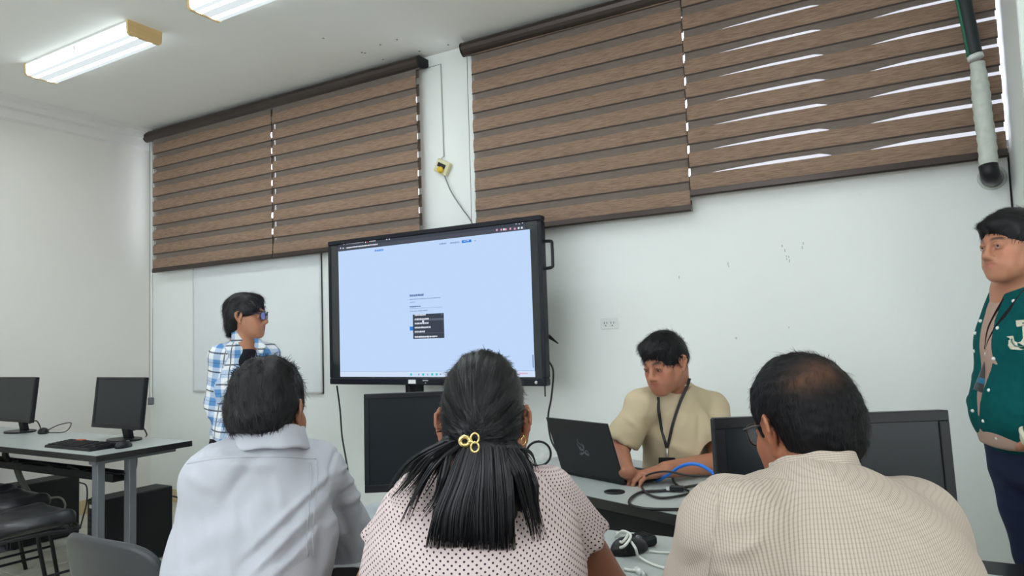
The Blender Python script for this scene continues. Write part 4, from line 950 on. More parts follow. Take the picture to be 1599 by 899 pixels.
# fine stripe / check
STR = mat('striped_shirt_cloth', (.6, .55, .5), .85, spec=.2); nt, N, L = nodes(STR); a, s = puv(STR)
fu = math_(N, L, 'FRACT', math_(N, L, 'DIVIDE', s.outputs[0], .0042)); fv = math_(N, L, 'FRACT', math_(N, L, 'DIVIDE', s.outputs[1], .0052))
cm = math_(N, L, 'ADD', math_(N, L, 'MULTIPLY', math_(N, L, 'LESS_THAN', fu, .40), .42), math_(N, L, 'MULTIPLY', math_(N, L, 'LESS_THAN', fv, .28), .12))
L.new(mixc(N, L, cm, s2l((182, 170, 157)), s2l((112, 93, 80))), N['Principled BSDF'].inputs['Base Color'])
# plaid
PLD = mat('plaid_flannel', (.6, .6, .6), .9, spec=.15); nt, N, L = nodes(PLD); a, s = puv(PLD)
def band(c, per, lo, hi): f = math_(N, L, 'FRACT', math_(N, L, 'DIVIDE', c, per)); return math_(N, L, 'MULTIPLY', math_(N, L, 'GREATER_THAN', f, lo), math_(N, L, 'LESS_THAN', f, hi))
su, sv = s.outputs[0], s.outputs[1]; PP = .105
blu = math_(N, L, 'ADD', math_(N, L, 'MULTIPLY', band(su, PP, .08, .50), .5), math_(N, L, 'MULTIPLY', band(sv, PP, .10, .52), .42))
lin = math_(N, L, 'MAXIMUM', band(su, PP, .66, .72), math_(N, L, 'MAXIMUM', band(sv, PP, .72, .80), math_(N, L, 'MULTIPLY', band(sv, PP, .27, .31), .45)))
nz = N.new('ShaderNodeTexNoise'); nz.inputs['Scale'].default_value = 60; L.new(a.outputs['Vector'], nz.inputs[0])
c1 = mixc(N, L, blu, s2l((228, 232, 235)), s2l((62, 128, 190))); c2 = mixc(N, L, math_(N, L, 'MULTIPLY', lin, math_(N, L, 'ADD', .62, math_(N, L, 'MULTIPLY', nz.outputs[0], .4))), c1, s2l((24, 30, 52)))
L.new(c2, N['Principled BSDF'].inputs['Base Color'])
WEAVE = ((900, 900, 900), .12, .002)
WSH = mat('white_shirt_cloth', s2l((178, 180, 188)), .8, spec=.2, bump=((500, 500, 500), .15, .002))
TEE = mat('beige_tee_cloth', s2l((190, 174, 145)), .9, spec=.15, bump=((400, 400, 400), .15, .002))
NAVY = mat('navy_denim', s2l((34, 40, 66)), .85, spec=.2, noise=((12, 12, 30), .5, s2l((44, 52, 80))), bump=((400, 400, 400), .2, .002))
DARK = mat('dark_trouser_cloth', (.015, .016, .02), .85, spec=.2); SHOE = mat('black_shoe', (.012, .012, .012), .4)
TEAL = mat('teal_wool', s2l((14, 84, 84)), .95, spec=.12, noise=((40, 40, 40), .5, s2l((10, 72, 74))), bump=((300, 300, 300), .25, .003))
PINK = mat('dusty_pink_cloth', s2l((176, 148, 134)), .9, spec=.15, bump=((300, 300, 300), .15, .003))
CREAM = mat('cream_patch', s2l((208, 204, 184)), .85); BLK = mat('black_tee_cloth', (.014, .015, .02), .9, spec=.15)
LAN = mat('black_strap', (.012, .011, .012), .6)

ends = []
def hit(fields, x, y, d0, d1, dflt):                                # nearest surface along the line of sight
    ds = np.arange(d0, d1, .004); P = np.array([at(x, y, d) for d in ds]); e = np.min([f.ev(P) for f in fields], axis=0); i = np.nonzero(e < 0)[0]
    return P[i[0]] if len(i) else at(x, y, dflt)
from mathutils.bvhtree import BVHTree
def seam(o, T, m, lines, r=.0012):                                  # stitched seams lying on the cloth
    bv = BVHTree.FromPolygons([v.co for v in o.data.vertices], [tuple(p.vertices) for p in o.data.polygons])
    for sg in lines:
        P = []
        for q in spline([(a, b_, 0) for a, b_ in sg], 12):
            h = bv.ray_cast(Vector(EYE), Vector(nrm(ray(q[0], q[1]))))
            if h[0] is not None: P.append(np.array(h[0]) + np.array(h[1]) * r * .35 * (1 if h[1].dot(Vector(FW)) < 0 else -1))
        if len(P) > 3: MB().tube(P, r, 6).build('seam', m, T)
def seated_legs(parent, hipL, hipR, fwd, m, knee=.44, ankle_y=.08):
    F = Fld()
    for h in (hipL, hipR):
        k = h + fwd * knee; k[2] = .50; an = k + fwd * ankle_y; an[2] = .10
        F.cap(h, k, .085, .065, .04); F.cap(k, an, .062, .045, .02)
    F.cap(hipL, hipR, .11, .11, .05)
    o = cloth('trousers', F, .012, m, parent)
    for h in (hipL, hipR):
        k = h + fwd * knee; an = k + fwd * ankle_y; an[2] = .045; S = Fld(); S.cap(an - fwd * .05, an + fwd * .13, .042, .036); S.cut((0, 0, .004), (0, 0, -1)); cloth('shoe', S, .009, SHOE, parent)

# ------------------------------------------------------------------ man in the white shirt, seen from behind
def man_white():
    T = thing('person', 'person in a plain white shirt, seen from behind, leftmost of three seated viewers', 'person', (-.98, .86, 0))
    hf = Frame(at(419, 639, 1.56), 23, -6, 0); S = .94
    nb = at(420, 694, 1.53); mid = at(405, 790, 1.50); low = at(370, 960, 1.40)
    bf = Frame(mid, 40, -20)
    shL, shR = at(345, 750, 1.47), at(487, 742, 1.60); elR = at(552, 862, 1.80); wrR = at(512, 874, 2.0); elL = at(318, 905, 1.72); wrL = at(370, 905, 1.95)
    wrR[2] = max(wrR[2], .80); wrL[2] = .80
    F = Fld(); head_field(F, hf, S, detail=False); F.cap(hf.w((0, -.03, -.05)), nb + UP * -.02, .050, .052, .03)
    F.cap(nb - UP * .05, mid, .045, .085, .04); F.cap(nb - UP * .05, shL, .045, .045, .03); F.cap(nb - UP * .05, shR, .045, .045, .03)
    for sh, el, wr, bk, sd in ((shL, elL, wrL, (0, 0, 1), 1), (shR, elR, wrR, (0, 0, 1), -1)):
        F.cap(sh, el, .046, .042, .02); F.cap(el, wr, .042, .028, .015)
        d = nrm(wr - el); d[2] = -.0; hand_field(F, wr, d, bk, sd, 1.0, (12, 18, 12))
    V, Q = surf(F, .005)
    sc = lambda L: np.clip((L[:, 2] * .9 - L[:, 1] * .8 + .02) * 60, 0, 1) * (L[:, 1] < .06) * (np.abs(L[:, 0]) < .079)
    body = mesh('body', V, Q, SKIN, T, True, colr=skin_cols(hf, s2l((158, 108, 86)), s2l((150, 80, 75)), S, None)(V))
    # hair
    H = Fld(); E = lambda c, r, k=.01, op='u': H.ell(np.array(c) * S, np.array(r) * S, None, k, op, hf)
    E((0, -.012, .032), (.081, .104, .092)); E((0, -.045, -.012), (.078, .068, .066), .03)
    E((0, .135, -.045), (.10, .075, .095), .01, 's'); E((0, -.05, -.105), (.11, .10, .055), .01, 's')
    for q in (-1, 1): E((q * .095, .012, -.042), (.034, .048, .058), .008, 's')
    flow = lambda L: np.stack([L[:, 0] * -1 + .4, -.6 - 0 * L[:, 1], -1.2 + 0 * L[:, 2] + (L[:, 2] > .07) * 1.0], 1)
    dsp = lambda L: .0022 * wav(L, (110, 60, 40), 5) + .0015 * wav(L, 60, 8)
    hair_obj('hair', H, .0045, HAIR, T, hf, flow, 5200, .020, .0014, .09, dsp, 3, .28)
    # shirt
    G = Fld()
    G.ell(mid + bf.d((0, .02, -.05)), (.160, .115, .15), bf.A, .05); G.ell(low + bf.d((0, .03, .03)), (.158, .125, .20), bf.A, .08)
    pel = np.array(low); pel[2] = .58; G.ell(pel, (.19, .14, .17), Frame(pel, 40).A, .10)
    G.cap(nb + UP * -.040, shL + UP * .008, .054, .060, .05); G.cap(nb + UP * -.040, shR + UP * .008, .054, .060, .05); G.cap(nb - UP * .05, mid - UP * .04, .062, .12, .05)
    G.cap(shL, elL, .075, .062, .04); G.cap(elL, elL + (wrL - elL) * .5, .06, .052, .03)
    G.cap(shR, elR, .078, .066, .03); G.cap(elR, elR + (wrR - elR) * .45, .064, .056, .02)
    cl = Fld()
    def disp(V):
        p = lambda x, y: at(x, y, 1.42)
        seg = [(p(355, 722), p(420, 740), .010, .010), (p(390, 718), p(360, 775), .012, -.007), (p(300, 735), p(345, 760), .012, .006), (p(425, 690), p(500, 722), .010, .006),
               (p(495, 760), p(400, 850), .009, .008), (p(488, 775), p(395, 862), .008, -.007), (p(488, 800), p(405, 880), .008, .008), (p(492, 822), p(430, 885), .007, -.008), (p(492, 830), p(420, 895), .008, .007), (p(498, 790), p(500, 895), .010, -.010),
               (p(490, 850), p(380, 905), .012, .006), (p(505, 762), p(545, 752), .006, -.008), (p(502, 765), p(556, 752), .007, .008), (p(510, 800), p(560, 785), .007, .009), (p(508, 808), p(562, 793), .006, -.008), (p(505, 775), p(560, 768), .007, -.005), (p(505, 835), p(565, 812), .010, .008), (p(515, 820), p(560, 800), .008, -.006), (p(520, 855), p(568, 838), .009, .007),
               (p(290, 712), p(495, 706), .0035, -.0035), (p(494, 706), p(488, 800), .0035, -.0035), (p(300, 850), p(400, 800), .02, .005), (p(280, 890), p(360, 860), .015, .004)]
        return folds(V, seg, FW) + .0045 * wav(V, (14, 14, 9), 4) + .0016 * wav(V, 40, 6)
    sh_ = cloth('shirt', G, .005, WSH, T, disp, rl=2)
    seam(sh_, T, WSH, ([(292, 724), (340, 716), (420, 713), (493, 716)], [(494, 718), (496, 745), (492, 785), (488, 830), (489, 868)], [(484, 722), (486, 746), (483, 785), (479, 830), (480, 868)]))
    collar(T, nb - UP * .012, Frame(nb, 40, -12), .068, .048, WSH, flare=.016)
    hp = Frame(pel, 40); seated_legs(T, hp.w((-.1, .02, -.02)), hp.w((.1, .02, -.02)), hp.d((0, 1, 0)), DARK)
man_white()

# ------------------------------------------------------------------ woman with the hair clip
def woman():
    T = thing('person', 'person with long black hair in a gold clip and dotted blouse, seen from behind', 'person', (-.66, .9, 0))
    hf = Frame(at(756, 652, 1.34), 27, -5, 0); S = .97
    nb = at(752, 728, 1.32); mid = at(745, 830, 1.29); low = at(735, 985, 1.22); bf = Frame(mid, 30, -16)
    shL, shR = at(650, 812, 1.28), at(866, 802, 1.36); elR = at(950, 930, 1.42); elL = at(585, 935, 1.36); wrR = elR + bf.d((-.06, .20, .06)); wrL = elL + bf.d((.08, .20, .05)); wrR[2] = wrL[2] = .80
    F = Fld(); head_field(F, hf, S, .95, detail=False); F.cap(hf.w((0, -.03, -.05)), nb, .050, .058, .03); F.cap(nb, mid, .065, .11, .05)
    F.cap(nb, shL, .045, .045, .04); F.cap(nb, shR, .045, .045, .04)
    for sh, el, wr, sd in ((shL, elL, wrL, 1), (shR, elR, wrR, -1)):
        F.cap(sh, el, .058, .050, .02); F.cap(el, wr, .047, .028, .015); d = nrm((wr - el) * (1, 1, 0)); hand_field(F, wr, d, (0, 0, 1), sd, .92, (12, 18, 12))
    V, Q = surf(F, .005); mesh('body', V, Q, SKIN, T, True, colr=skin_cols(hf, s2l((150, 98, 76)), s2l((150, 80, 75)), S)(V))
    # blouse with flutter cap sleeves
    G = Fld(); G.ell(mid + bf.d((0, .02, -.04)), (.185, .125, .155), bf.A, .06); G.ell(low + bf.d((0, .03, .04)), (.195, .14, .20), bf.A, .08)
    pel = np.array(low); pel[2] = .58; G.ell(pel, (.21, .16, .17), Frame(pel, 30).A, .10)
    G.cap(nb + UP * -.05, shL + UP * .012, .050, .054, .05); G.cap(nb + UP * -.05, shR + UP * .012, .050, .054, .05)
    dispb = lambda V: .0035 * wav(V, (12, 12, 9), 14) + .0013 * wav(V, 40, 9)
    G.ell(nb + UP * .05, (.078, .07, .055), bf.A, .01, 's')
    cloth('blouse', G, .0065, DOT, T, dispb, uv=uvback(bf), rl=2)
    for sh, el, q in ((shL, elL, -1), (shR, elR, 1)):
        Sx = Fld(); d = nrm(el - sh); a_ = sh + UP * .012 - d * .03; e_ = sh + d * .085
        Sx.cap(a_, e_, .058, .078, .03); Sx.cut(sh + d * .075, d); Sx.cap(sh + d * .03, sh + d * .16, .030, .070, .01, 's')
        f2 = Frame(sh, 30)
        def dsl(V, d=d, sh=sh):
            t = np.clip(((V - sh) @ d) / .085, 0, 1.1); x = np.cross(d, FW); x = nrm(x); y = np.cross(d, x); a = np.arctan2((V - sh) @ y, (V - sh) @ x); return t ** 2 * .006 * np.sin(a * 9)
        cloth('sleeve', Sx, .0055, DOT, T, dsl, uv=uvcyl(Frame(sh, 30), .085), rl=1)
    # hair drawn back over the skull
    H = Fld(); E = lambda c, r, k=.01, op='u': H.ell(np.array(c) * S, np.array(r) * S, None, k, op, hf)
    E((0, -.014, .032), (.0775, .108, .098)); E((0, -.050, -.012), (.070, .072, .075), .03); E((0, -.078, -.050), (.050, .045, .045), .03)
    E((0, .130, -.045), (.10, .07, .10), .01, 's')
    for q in (-1, 1): E((q * .090, .012, -.035), (.026, .036, .045), .008, 's')
    clip = at(735, 690, 1.155); cl_l = hf.l(clip)
    flow = lambda L: (cl_l + np.array((0, 0, .0))) - L
    def dsp(L):
        d = L - cl_l; a = np.arctan2(d[:, 0], d[:, 2] + .02); return .0013 * np.sin(a * 26 + 3 * wav(L, 12, 2)) + .0007 * np.sin(a * 61)
    hair_obj('hair', H, .0042, HAIR2, T, hf, flow, 5200, .045, .0011, .0, dsp, 5, .05)
    # the loose length: strands following guides over the back
    r = np.random.default_rng(21)
    def lock(n, top, mids, end, dep, spreadT, spreadE, wd=.0016, taper=0.0, seed=0):
        rr = np.random.default_rng(seed); Vs = []; Qs = []; K = 22
        pts = [top] + list(mids) + [end]; ctr = np.array(spline([(x, y, 0) for x, y in pts], 24))[:, :2]; idx = np.linspace(0, len(ctr) - 1, K); C = np.stack([np.interp(idx, np.arange(len(ctr)), ctr[:, a]) for a in (0, 1)], 1)
        D = np.interp(np.linspace(0, 1, K), np.linspace(0, 1, len(dep)), dep); t = np.linspace(0, 1, K)
        for i in range(n):
            o = rr.uniform(-1, 1); o2 = rr.uniform(-1, 1); cut = 1 - .22 * rr.random() ** 2.5 - .03 * abs(o) if taper == 0 else rr.uniform(.45, 1)
            sp = spreadT + (spreadE - spreadT) * t ** .8; x = C[:, 0] + o * sp + 2.5 * np.sin(t * 7 + o * 3 + seed) * t * .8; y = C[:, 1] + rr.uniform(-2, 2)
            P = np.array([at(x[j], y[j], D[j] + .014 * abs(o) ** 2 + .007 * o2) for j in range(int(K * cut))]); n_ = len(P)
            Tn = np.gradient(P, axis=0); sd = np.cross(Tn, FW); sd /= np.linalg.norm(sd, axis=1, keepdims=True); ww = wd * (1 - .75 * np.linspace(0, 1, n_) ** 3)[:, None]
            b_ = sum(len(v) for v in Vs); V_ = np.empty((n_ * 2, 3)); V_[0::2] = P - sd * ww / 2; V_[1::2] = P + sd * ww / 2 - FW * .0006 * rr.choice((-1, 1)); Vs.append(V_)
            Qs.append(b_ + np.array([(2 * j, 2 * j + 1, 2 * j + 3, 2 * j + 2) for j in range(n_ - 1)]))
        return np.concatenate(Vs), np.concatenate(Qs)
    parts = []
    parts.append(lock(700, (740, 700), [(728, 745), (712, 800)], (704, 864), (1.172, 1.163, 1.156, 1.152, 1.15), 22, 40, seed=1))
    parts.append(lock(620, (764, 698), [(766, 740), (766, 800)], (766, 868), (1.174, 1.164, 1.157, 1.153, 1.15), 26, 42, seed=2))
    parts.append(lock(230, (790, 700), [(812, 735), (824, 780)], (838, 856), (1.185, 1.165, 1.17, 1.17), 20, 9, taper=.3, seed=3))
    parts.append(lock(120, (812, 716), [(832, 752), (836, 790)], (850, 852), (1.19, 1.18, 1.18, 1.18), 8, 7, taper=.5, seed=4))
    parts.append(lock(260, (715, 690), [(684, 712), (660, 742)], (628, 782), (1.175, 1.17, 1.19, 1.21), 12, 26, taper=.5, seed=5))
    parts.append(lock(70, (705, 700), [(676, 728), (648, 775)], (626, 828), (1.175, 1.17, 1.18, 1.19), 6, 6, taper=.5, seed=6))
    parts.append(lock(60, (700, 712), [(690, 750), (680, 780)], (652, 815), (1.175, 1.17, 1.18, 1.18), 8, 6, taper=.5, seed=7))
    parts.append(lock(160, (700, 690), [(668, 706), (645, 724)], (610, 770), (1.18, 1.185, 1.20, 1.22), 12, 14, taper=.6, seed=8))
    parts.append(lock(45, (800, 702), [(815, 702), (828, 712)], (838, 738), (1.20, 1.20, 1.20, 1.20), 8, 6, taper=.5, seed=9))
    Vs = []; Qs = []; b_ = 0
    for v, q in parts: Vs.append(v); Qs.append(q + b_); b_ += len(v)
    C = Fld()                                                     # the solid middle of the tail
    C.chain([at(737, 700, 1.22), at(730, 760, 1.212), at(716, 805, 1.205), at(710, 835, 1.20)], [.016, .025, .036, .034], .03)
    C.chain([at(765, 700, 1.22), at(768, 760, 1.212), at(766, 805, 1.205), at(764, 838, 1.20)], [.018, .026, .034, .032], .03)
    C.chain([at(700, 694, 1.235), at(676, 708, 1.24)], [.016, .009], .03); C.chain([at(798, 704, 1.24), at(816, 740, 1.225), at(820, 790, 1.215)], [.020, .014, .006], .03)
    v, q = surf(C, .006); n_ = vnorm(v, q); v = v + n_ * (.002 * np.sin((v @ RT) * 700 + 2 * wav(v, 15, 4)))[:, None]; Vs.append(v); Qs.append(q + b_)
    mesh('loose_hair', np.concatenate(Vs), np.concatenate(Qs), HAIR2, T, True)
    # clip: a thing of its own, worn in the hair
    K = thing('hair_clip', 'gold claw clip with two open rings in the black hair', 'hair clip', clip); c = clip - FW * .012; ux_, uy_ = RT, UP
    for n_, (px, py, R1, R2) in enumerate(((741.5, 684, .0085, .0070), (741.5, 698, .0085, .0068))):
        p = at(px, py, 1.135); MB().ring(p, ux_ * .85, uy_ * 1.05, R1 - .001, .0019, 24, 8).build('ring', M['gold'], K)
    p = at(725.5, 688.5, 1.137); MB().ring(p, ux_ * 1.05, uy_, .0070, .0034, 20, 8).build('claw', M['gold'], K)
    MB().tube([at(731, 688, 1.137), at(737, 690, 1.135)], .0035, 8).build('hinge', M['gold'], K)
    MB().tube([at(725, 692, 1.14), at(727, 700, 1.145)], .002, 6).build('tooth', M['gold'], K)
    e = at(817, 688, 1.31); E_ = thing('earring', 'small gold hoop earring on the right ear of the woman', 'earring', e)
    MB().ring(e, RT * .6 + FW * .6, UP, .0075, .0014, 20, 6).build('hoop', M['gold'], E_); MB().ball(e + UP * .0085, .003, 8, 6).build('stud', M['gold'], E_)
    hp = Frame(pel, 30); seated_legs(T, hp.w((-.1, .02, -.02)), hp.w((.1, .02, -.02)), hp.d((0, 1, 0)), DARK)
woman()

# ------------------------------------------------------------------ man in the finely striped shirt
def man_striped():
    T = thing('person', 'person with thinning hair, glasses and finely striped beige shirt, seen from behind', 'person', (-.1, .8, 0))
    hf = Frame(at(1254, 657, 1.22), 43, -15, 6); S = .95
    nb = at(1278, 782, 1.12); mid = at(1290, 850, 1.07); low = at(1300, 1010, .98); bf = Frame(mid, 14, -20)
    shL, shR = at(1146, 840, 1.02), at(1420, 836, 1.14); elL = at(1090, 960, 1.12); elR = at(1490, 985, 1.16)
    wrL = elL + bf.d((.05, .20, .08)); wrR = elR + bf.d((-.12, .20, .08)); wrL[2] = wrR[2] = .80
    F = Fld(); head_field(F, hf, S); F.cap(hf.w((0, -.03, -.05)), nb, .054, .055, .03); F.cap(nb - UP * .04, mid, .05, .085, .05)
    F.cap(nb - UP * .05, shL, .045, .045, .03); F.cap(nb - UP * .05, shR, .045, .045, .03)
    for sh, el, wr, sd in ((shL, elL, wrL, 1), (shR, elR, wrR, -1)):
        F.cap(sh, el, .048, .044, .02); F.cap(el, wr, .043, .028, .015); d = nrm((wr - el) * (1, 1, 0)); hand_field(F, wr, d, (0, 0, 1), sd, 1, (12, 18, 12))
    V, Q = surf(F, .004); mesh('body', V, Q, SKIN, T, True, colr=skin_cols(hf, s2l((156, 100, 74)), s2l((150, 80, 70)), S)(V))
    eyes(hf, T, S)
    HB = attr_mat('thinning_black_hair', .55, .16, bump=((240, 240, 60), .35, .003))
    H = Fld(); E = lambda c, r, k=.01, op='u': H.ell(np.array(c) * S, np.array(r) * S, None, k, op, hf)
    E((0, -.012, .028), (.082, .105, .094)); E((0, -.048, -.012), (.076, .066, .070), .03); E((0, -.050, -.045), (.062, .052, .050), .02)
    E((0, .135, -.040), (.10, .080, .10), .01, 's')
    for q in (-1, 1): E((q * .098, .006, -.058), (.038, .056, .070), .008, 's')
    V, Q = surf(H, .004); V = relax(V, Q, 1); Nn = vnorm(V, Q); L = hf.l(V); V = V + Nn * (.0016 * wav(L, (90, 90, 35), 5) + .0010 * wav(L, 120, 7))[:, None]
    def bald(L): q = (L - np.array((-.018, -.090, .062)) * S) / np.array((.036, .030, .022)); return np.exp(-(q ** 2).sum(1) * 1.1)
    def hc(V): L = hf.l(V); b = (bald(L) * .7 * (.8 + .3 * wav(L, 90, 3)))[:, None].clip(0, .8); return np.array((.007, .0068, .008)) * (1 - b) + np.array(s2l((118, 80, 58))) * b
    r = np.random.default_rng(8); i = r.choice(len(V), 7500); P = V[i] + r.normal(size=(7500, 3)) * .0015; N_ = Nn[i]; L = hf.l(P)
    keep = r.random(7500) > bald(L) * .93; P = P[keep]; N_ = N_[keep]; L = L[keep]
    fl = np.stack([-.5 * np.sign(L[:, 0]) * 0 - .25 + 0 * L[:, 0], np.where(L[:, 2] > .07, .9, -.3), np.where(L[:, 2] > .07, .2, -1.0)], 1); fl[:, 0] += np.where(L[:, 2] > .06, L[:, 0] * 8, 0)
    Tn = fl @ hf.A.T; Tn -= N_ * (Tn * N_).sum(1, keepdims=True); Tn /= np.linalg.norm(Tn, axis=1, keepdims=True)
    V2, Q2 = ribbons(P, Tn, N_, .016, .0009, 3, 0, .12, .22, 4)
    c = np.concatenate([hc(V), np.repeat(hc(P) * .6 + .002, 8, 0)]); mesh('hair', np.concatenate([V, V2]), np.concatenate([Q, Q2 + len(V)]), HB, T, True, colr=c)['label'] = 'short black hair, thinning at the crown'
    G = Fld(); G.ell(mid + bf.d((0, .03, -.05)), (.188, .125, .15), bf.A, .06); G.ell(low + bf.d((0, .04, .03)), (.205, .15, .22), bf.A, .08)
    pel = np.array(low); pel[2] = .56; G.ell(pel, (.21, .17, .17), Frame(pel, 14).A, .10)
    G.cap(nb + UP * -.042, shL + UP * .018, .052, .062, .05); G.cap(nb + UP * -.042, shR + UP * .018, .056, .066, .05); G.cap(nb - UP * .06, mid - UP * .04, .055, .12, .05)
    G.cap(shL, elL, .078, .066, .04); G.cap(elL, elL + (wrL - elL) * .5, .06, .055, .03); G.cap(shR, elR, .082, .070, .04); G.cap(elR, elR + (wrR - elR) * .5, .06, .055, .03)
    def disp(V):
        p = lambda x, y: at(x, y, 1.0)
        seg = [(p(1118, 745), p(1105, 880), .0035, -.003), (p(1120, 765), p(1160, 758), .007, .004), (p(1112, 845), p(1170, 815), .009, .006), (p(1105, 870), p(1200, 885), .010, .006), (p(1120, 885), p(1260, 882), .010, -.005),
               (p(1085, 850), p(1075, 899), .010, -.009), (p(1280, 742), p(1330, 765), .010, .006), (p(1230, 740), p(1255, 765), .010, -.005), (p(1300, 750), p(1420, 790), .012, .004), (p(1400, 860), p(1490, 890), .014, .005), (p(1120, 800), p(1150, 790), .008, .004)]
        return folds(V, seg, FW) + .0035 * wav(V, (11, 11, 8), 24) + .0010 * wav(V, 40, 9)
    sh_ = cloth('shirt', G, .0052, STR, T, disp, uv=uvback(bf), rl=2)
    SM_ = mat('beige_seam', s2l((176, 163, 150)), .85)
    seam(sh_, T, SM_, ([(1121, 756), (1119, 800), (1112, 850), (1106, 897)], [(1122, 756), (1160, 748), (1200, 745), (1240, 750)]))
    cf = Frame(nb, 18, -20, 5); collar(T, nb + UP * .026, cf, .062, .040, STR, uv=lambda V: (lambda L: np.stack([L[:, 2] * 1.2, L[:, 0], L[:, 1]], 1))(cf.l(V)))
    # glasses
    Gt = thing('glasses', 'dark thin-rimmed glasses worn by the man in the striped shirt', 'glasses', hf.w((0, .11, 0)))
    gl = mat('clear_lens', (.7, .75, .78), .05); gl.node_tree.nodes['Principled BSDF'].inputs['Alpha'].default_value = .18
    glasses(Gt, hf, S, gl, mat('dark_rim', (.03, .018, .02), .3), .0016)
    hp = Frame(pel, 14); seated_legs(T, hp.w((-.1, .02, -.02)), hp.w((.1, .02, -.02)), hp.d((0, 1, 0)), DARK)
def glasses(Gt, hf, S, lens_m, rim_m, rr, hh=.020):
    for q in (-1, 1):
        pts = [hf.w(np.array((q * (.0335 + .0255 * math.copysign(abs(math.cos(a)) ** .7, math.cos(a))), .1075 - .010 * abs(math.cos(a)) * (1 if q * math.cos(a) * q > 0 else 0), -.004 + hh * math.copysign(abs(math.sin(a)) ** .8, math.sin(a)))) * S) for a in [2 * PI * i / 24 for i in range(25)]]
        MB().tube(pts, rr, 6, cap=False).build('rim', rim_m, Gt); b = MB(); b.add(pts[:24], [tuple(range(24))]); b.build('lens', lens_m, Gt)
        MB().tube(spline([hf.w(np.array(p) * S) for p in ((q * .060, .098, .006), (q * .074, .075, .008), (q * .080, .0, .006), (q * .080, -.012, -.004))], 5), rr * 1.1, 6).build('temple', rim_m, Gt)
    MB().tube(spline([hf.w(np.array(p) * S) for p in ((-.009, .111, .0), (0, .116, .004), (.009, .111, .0))], 5), rr, 6).build('bridge', rim_m, Gt)
man_striped()

# seats for the three viewers and the empty one beside them
task_chair((-1.625, 1.18, 0), 0, 'empty black plastic task chair at bottom left, its back with an oval grip hole', .880, .192)
for p, h, lb in (((-.86, .70, 0), 40, 'black task chair under the man in the white shirt'), ((-.56, .74, 0), 30, 'black task chair under the woman in the dotted blouse'), ((-.10, .62, 0), 14, 'black task chair under the man in the striped shirt')):
    task_chair(p, h, lb, .72, .19, .40)

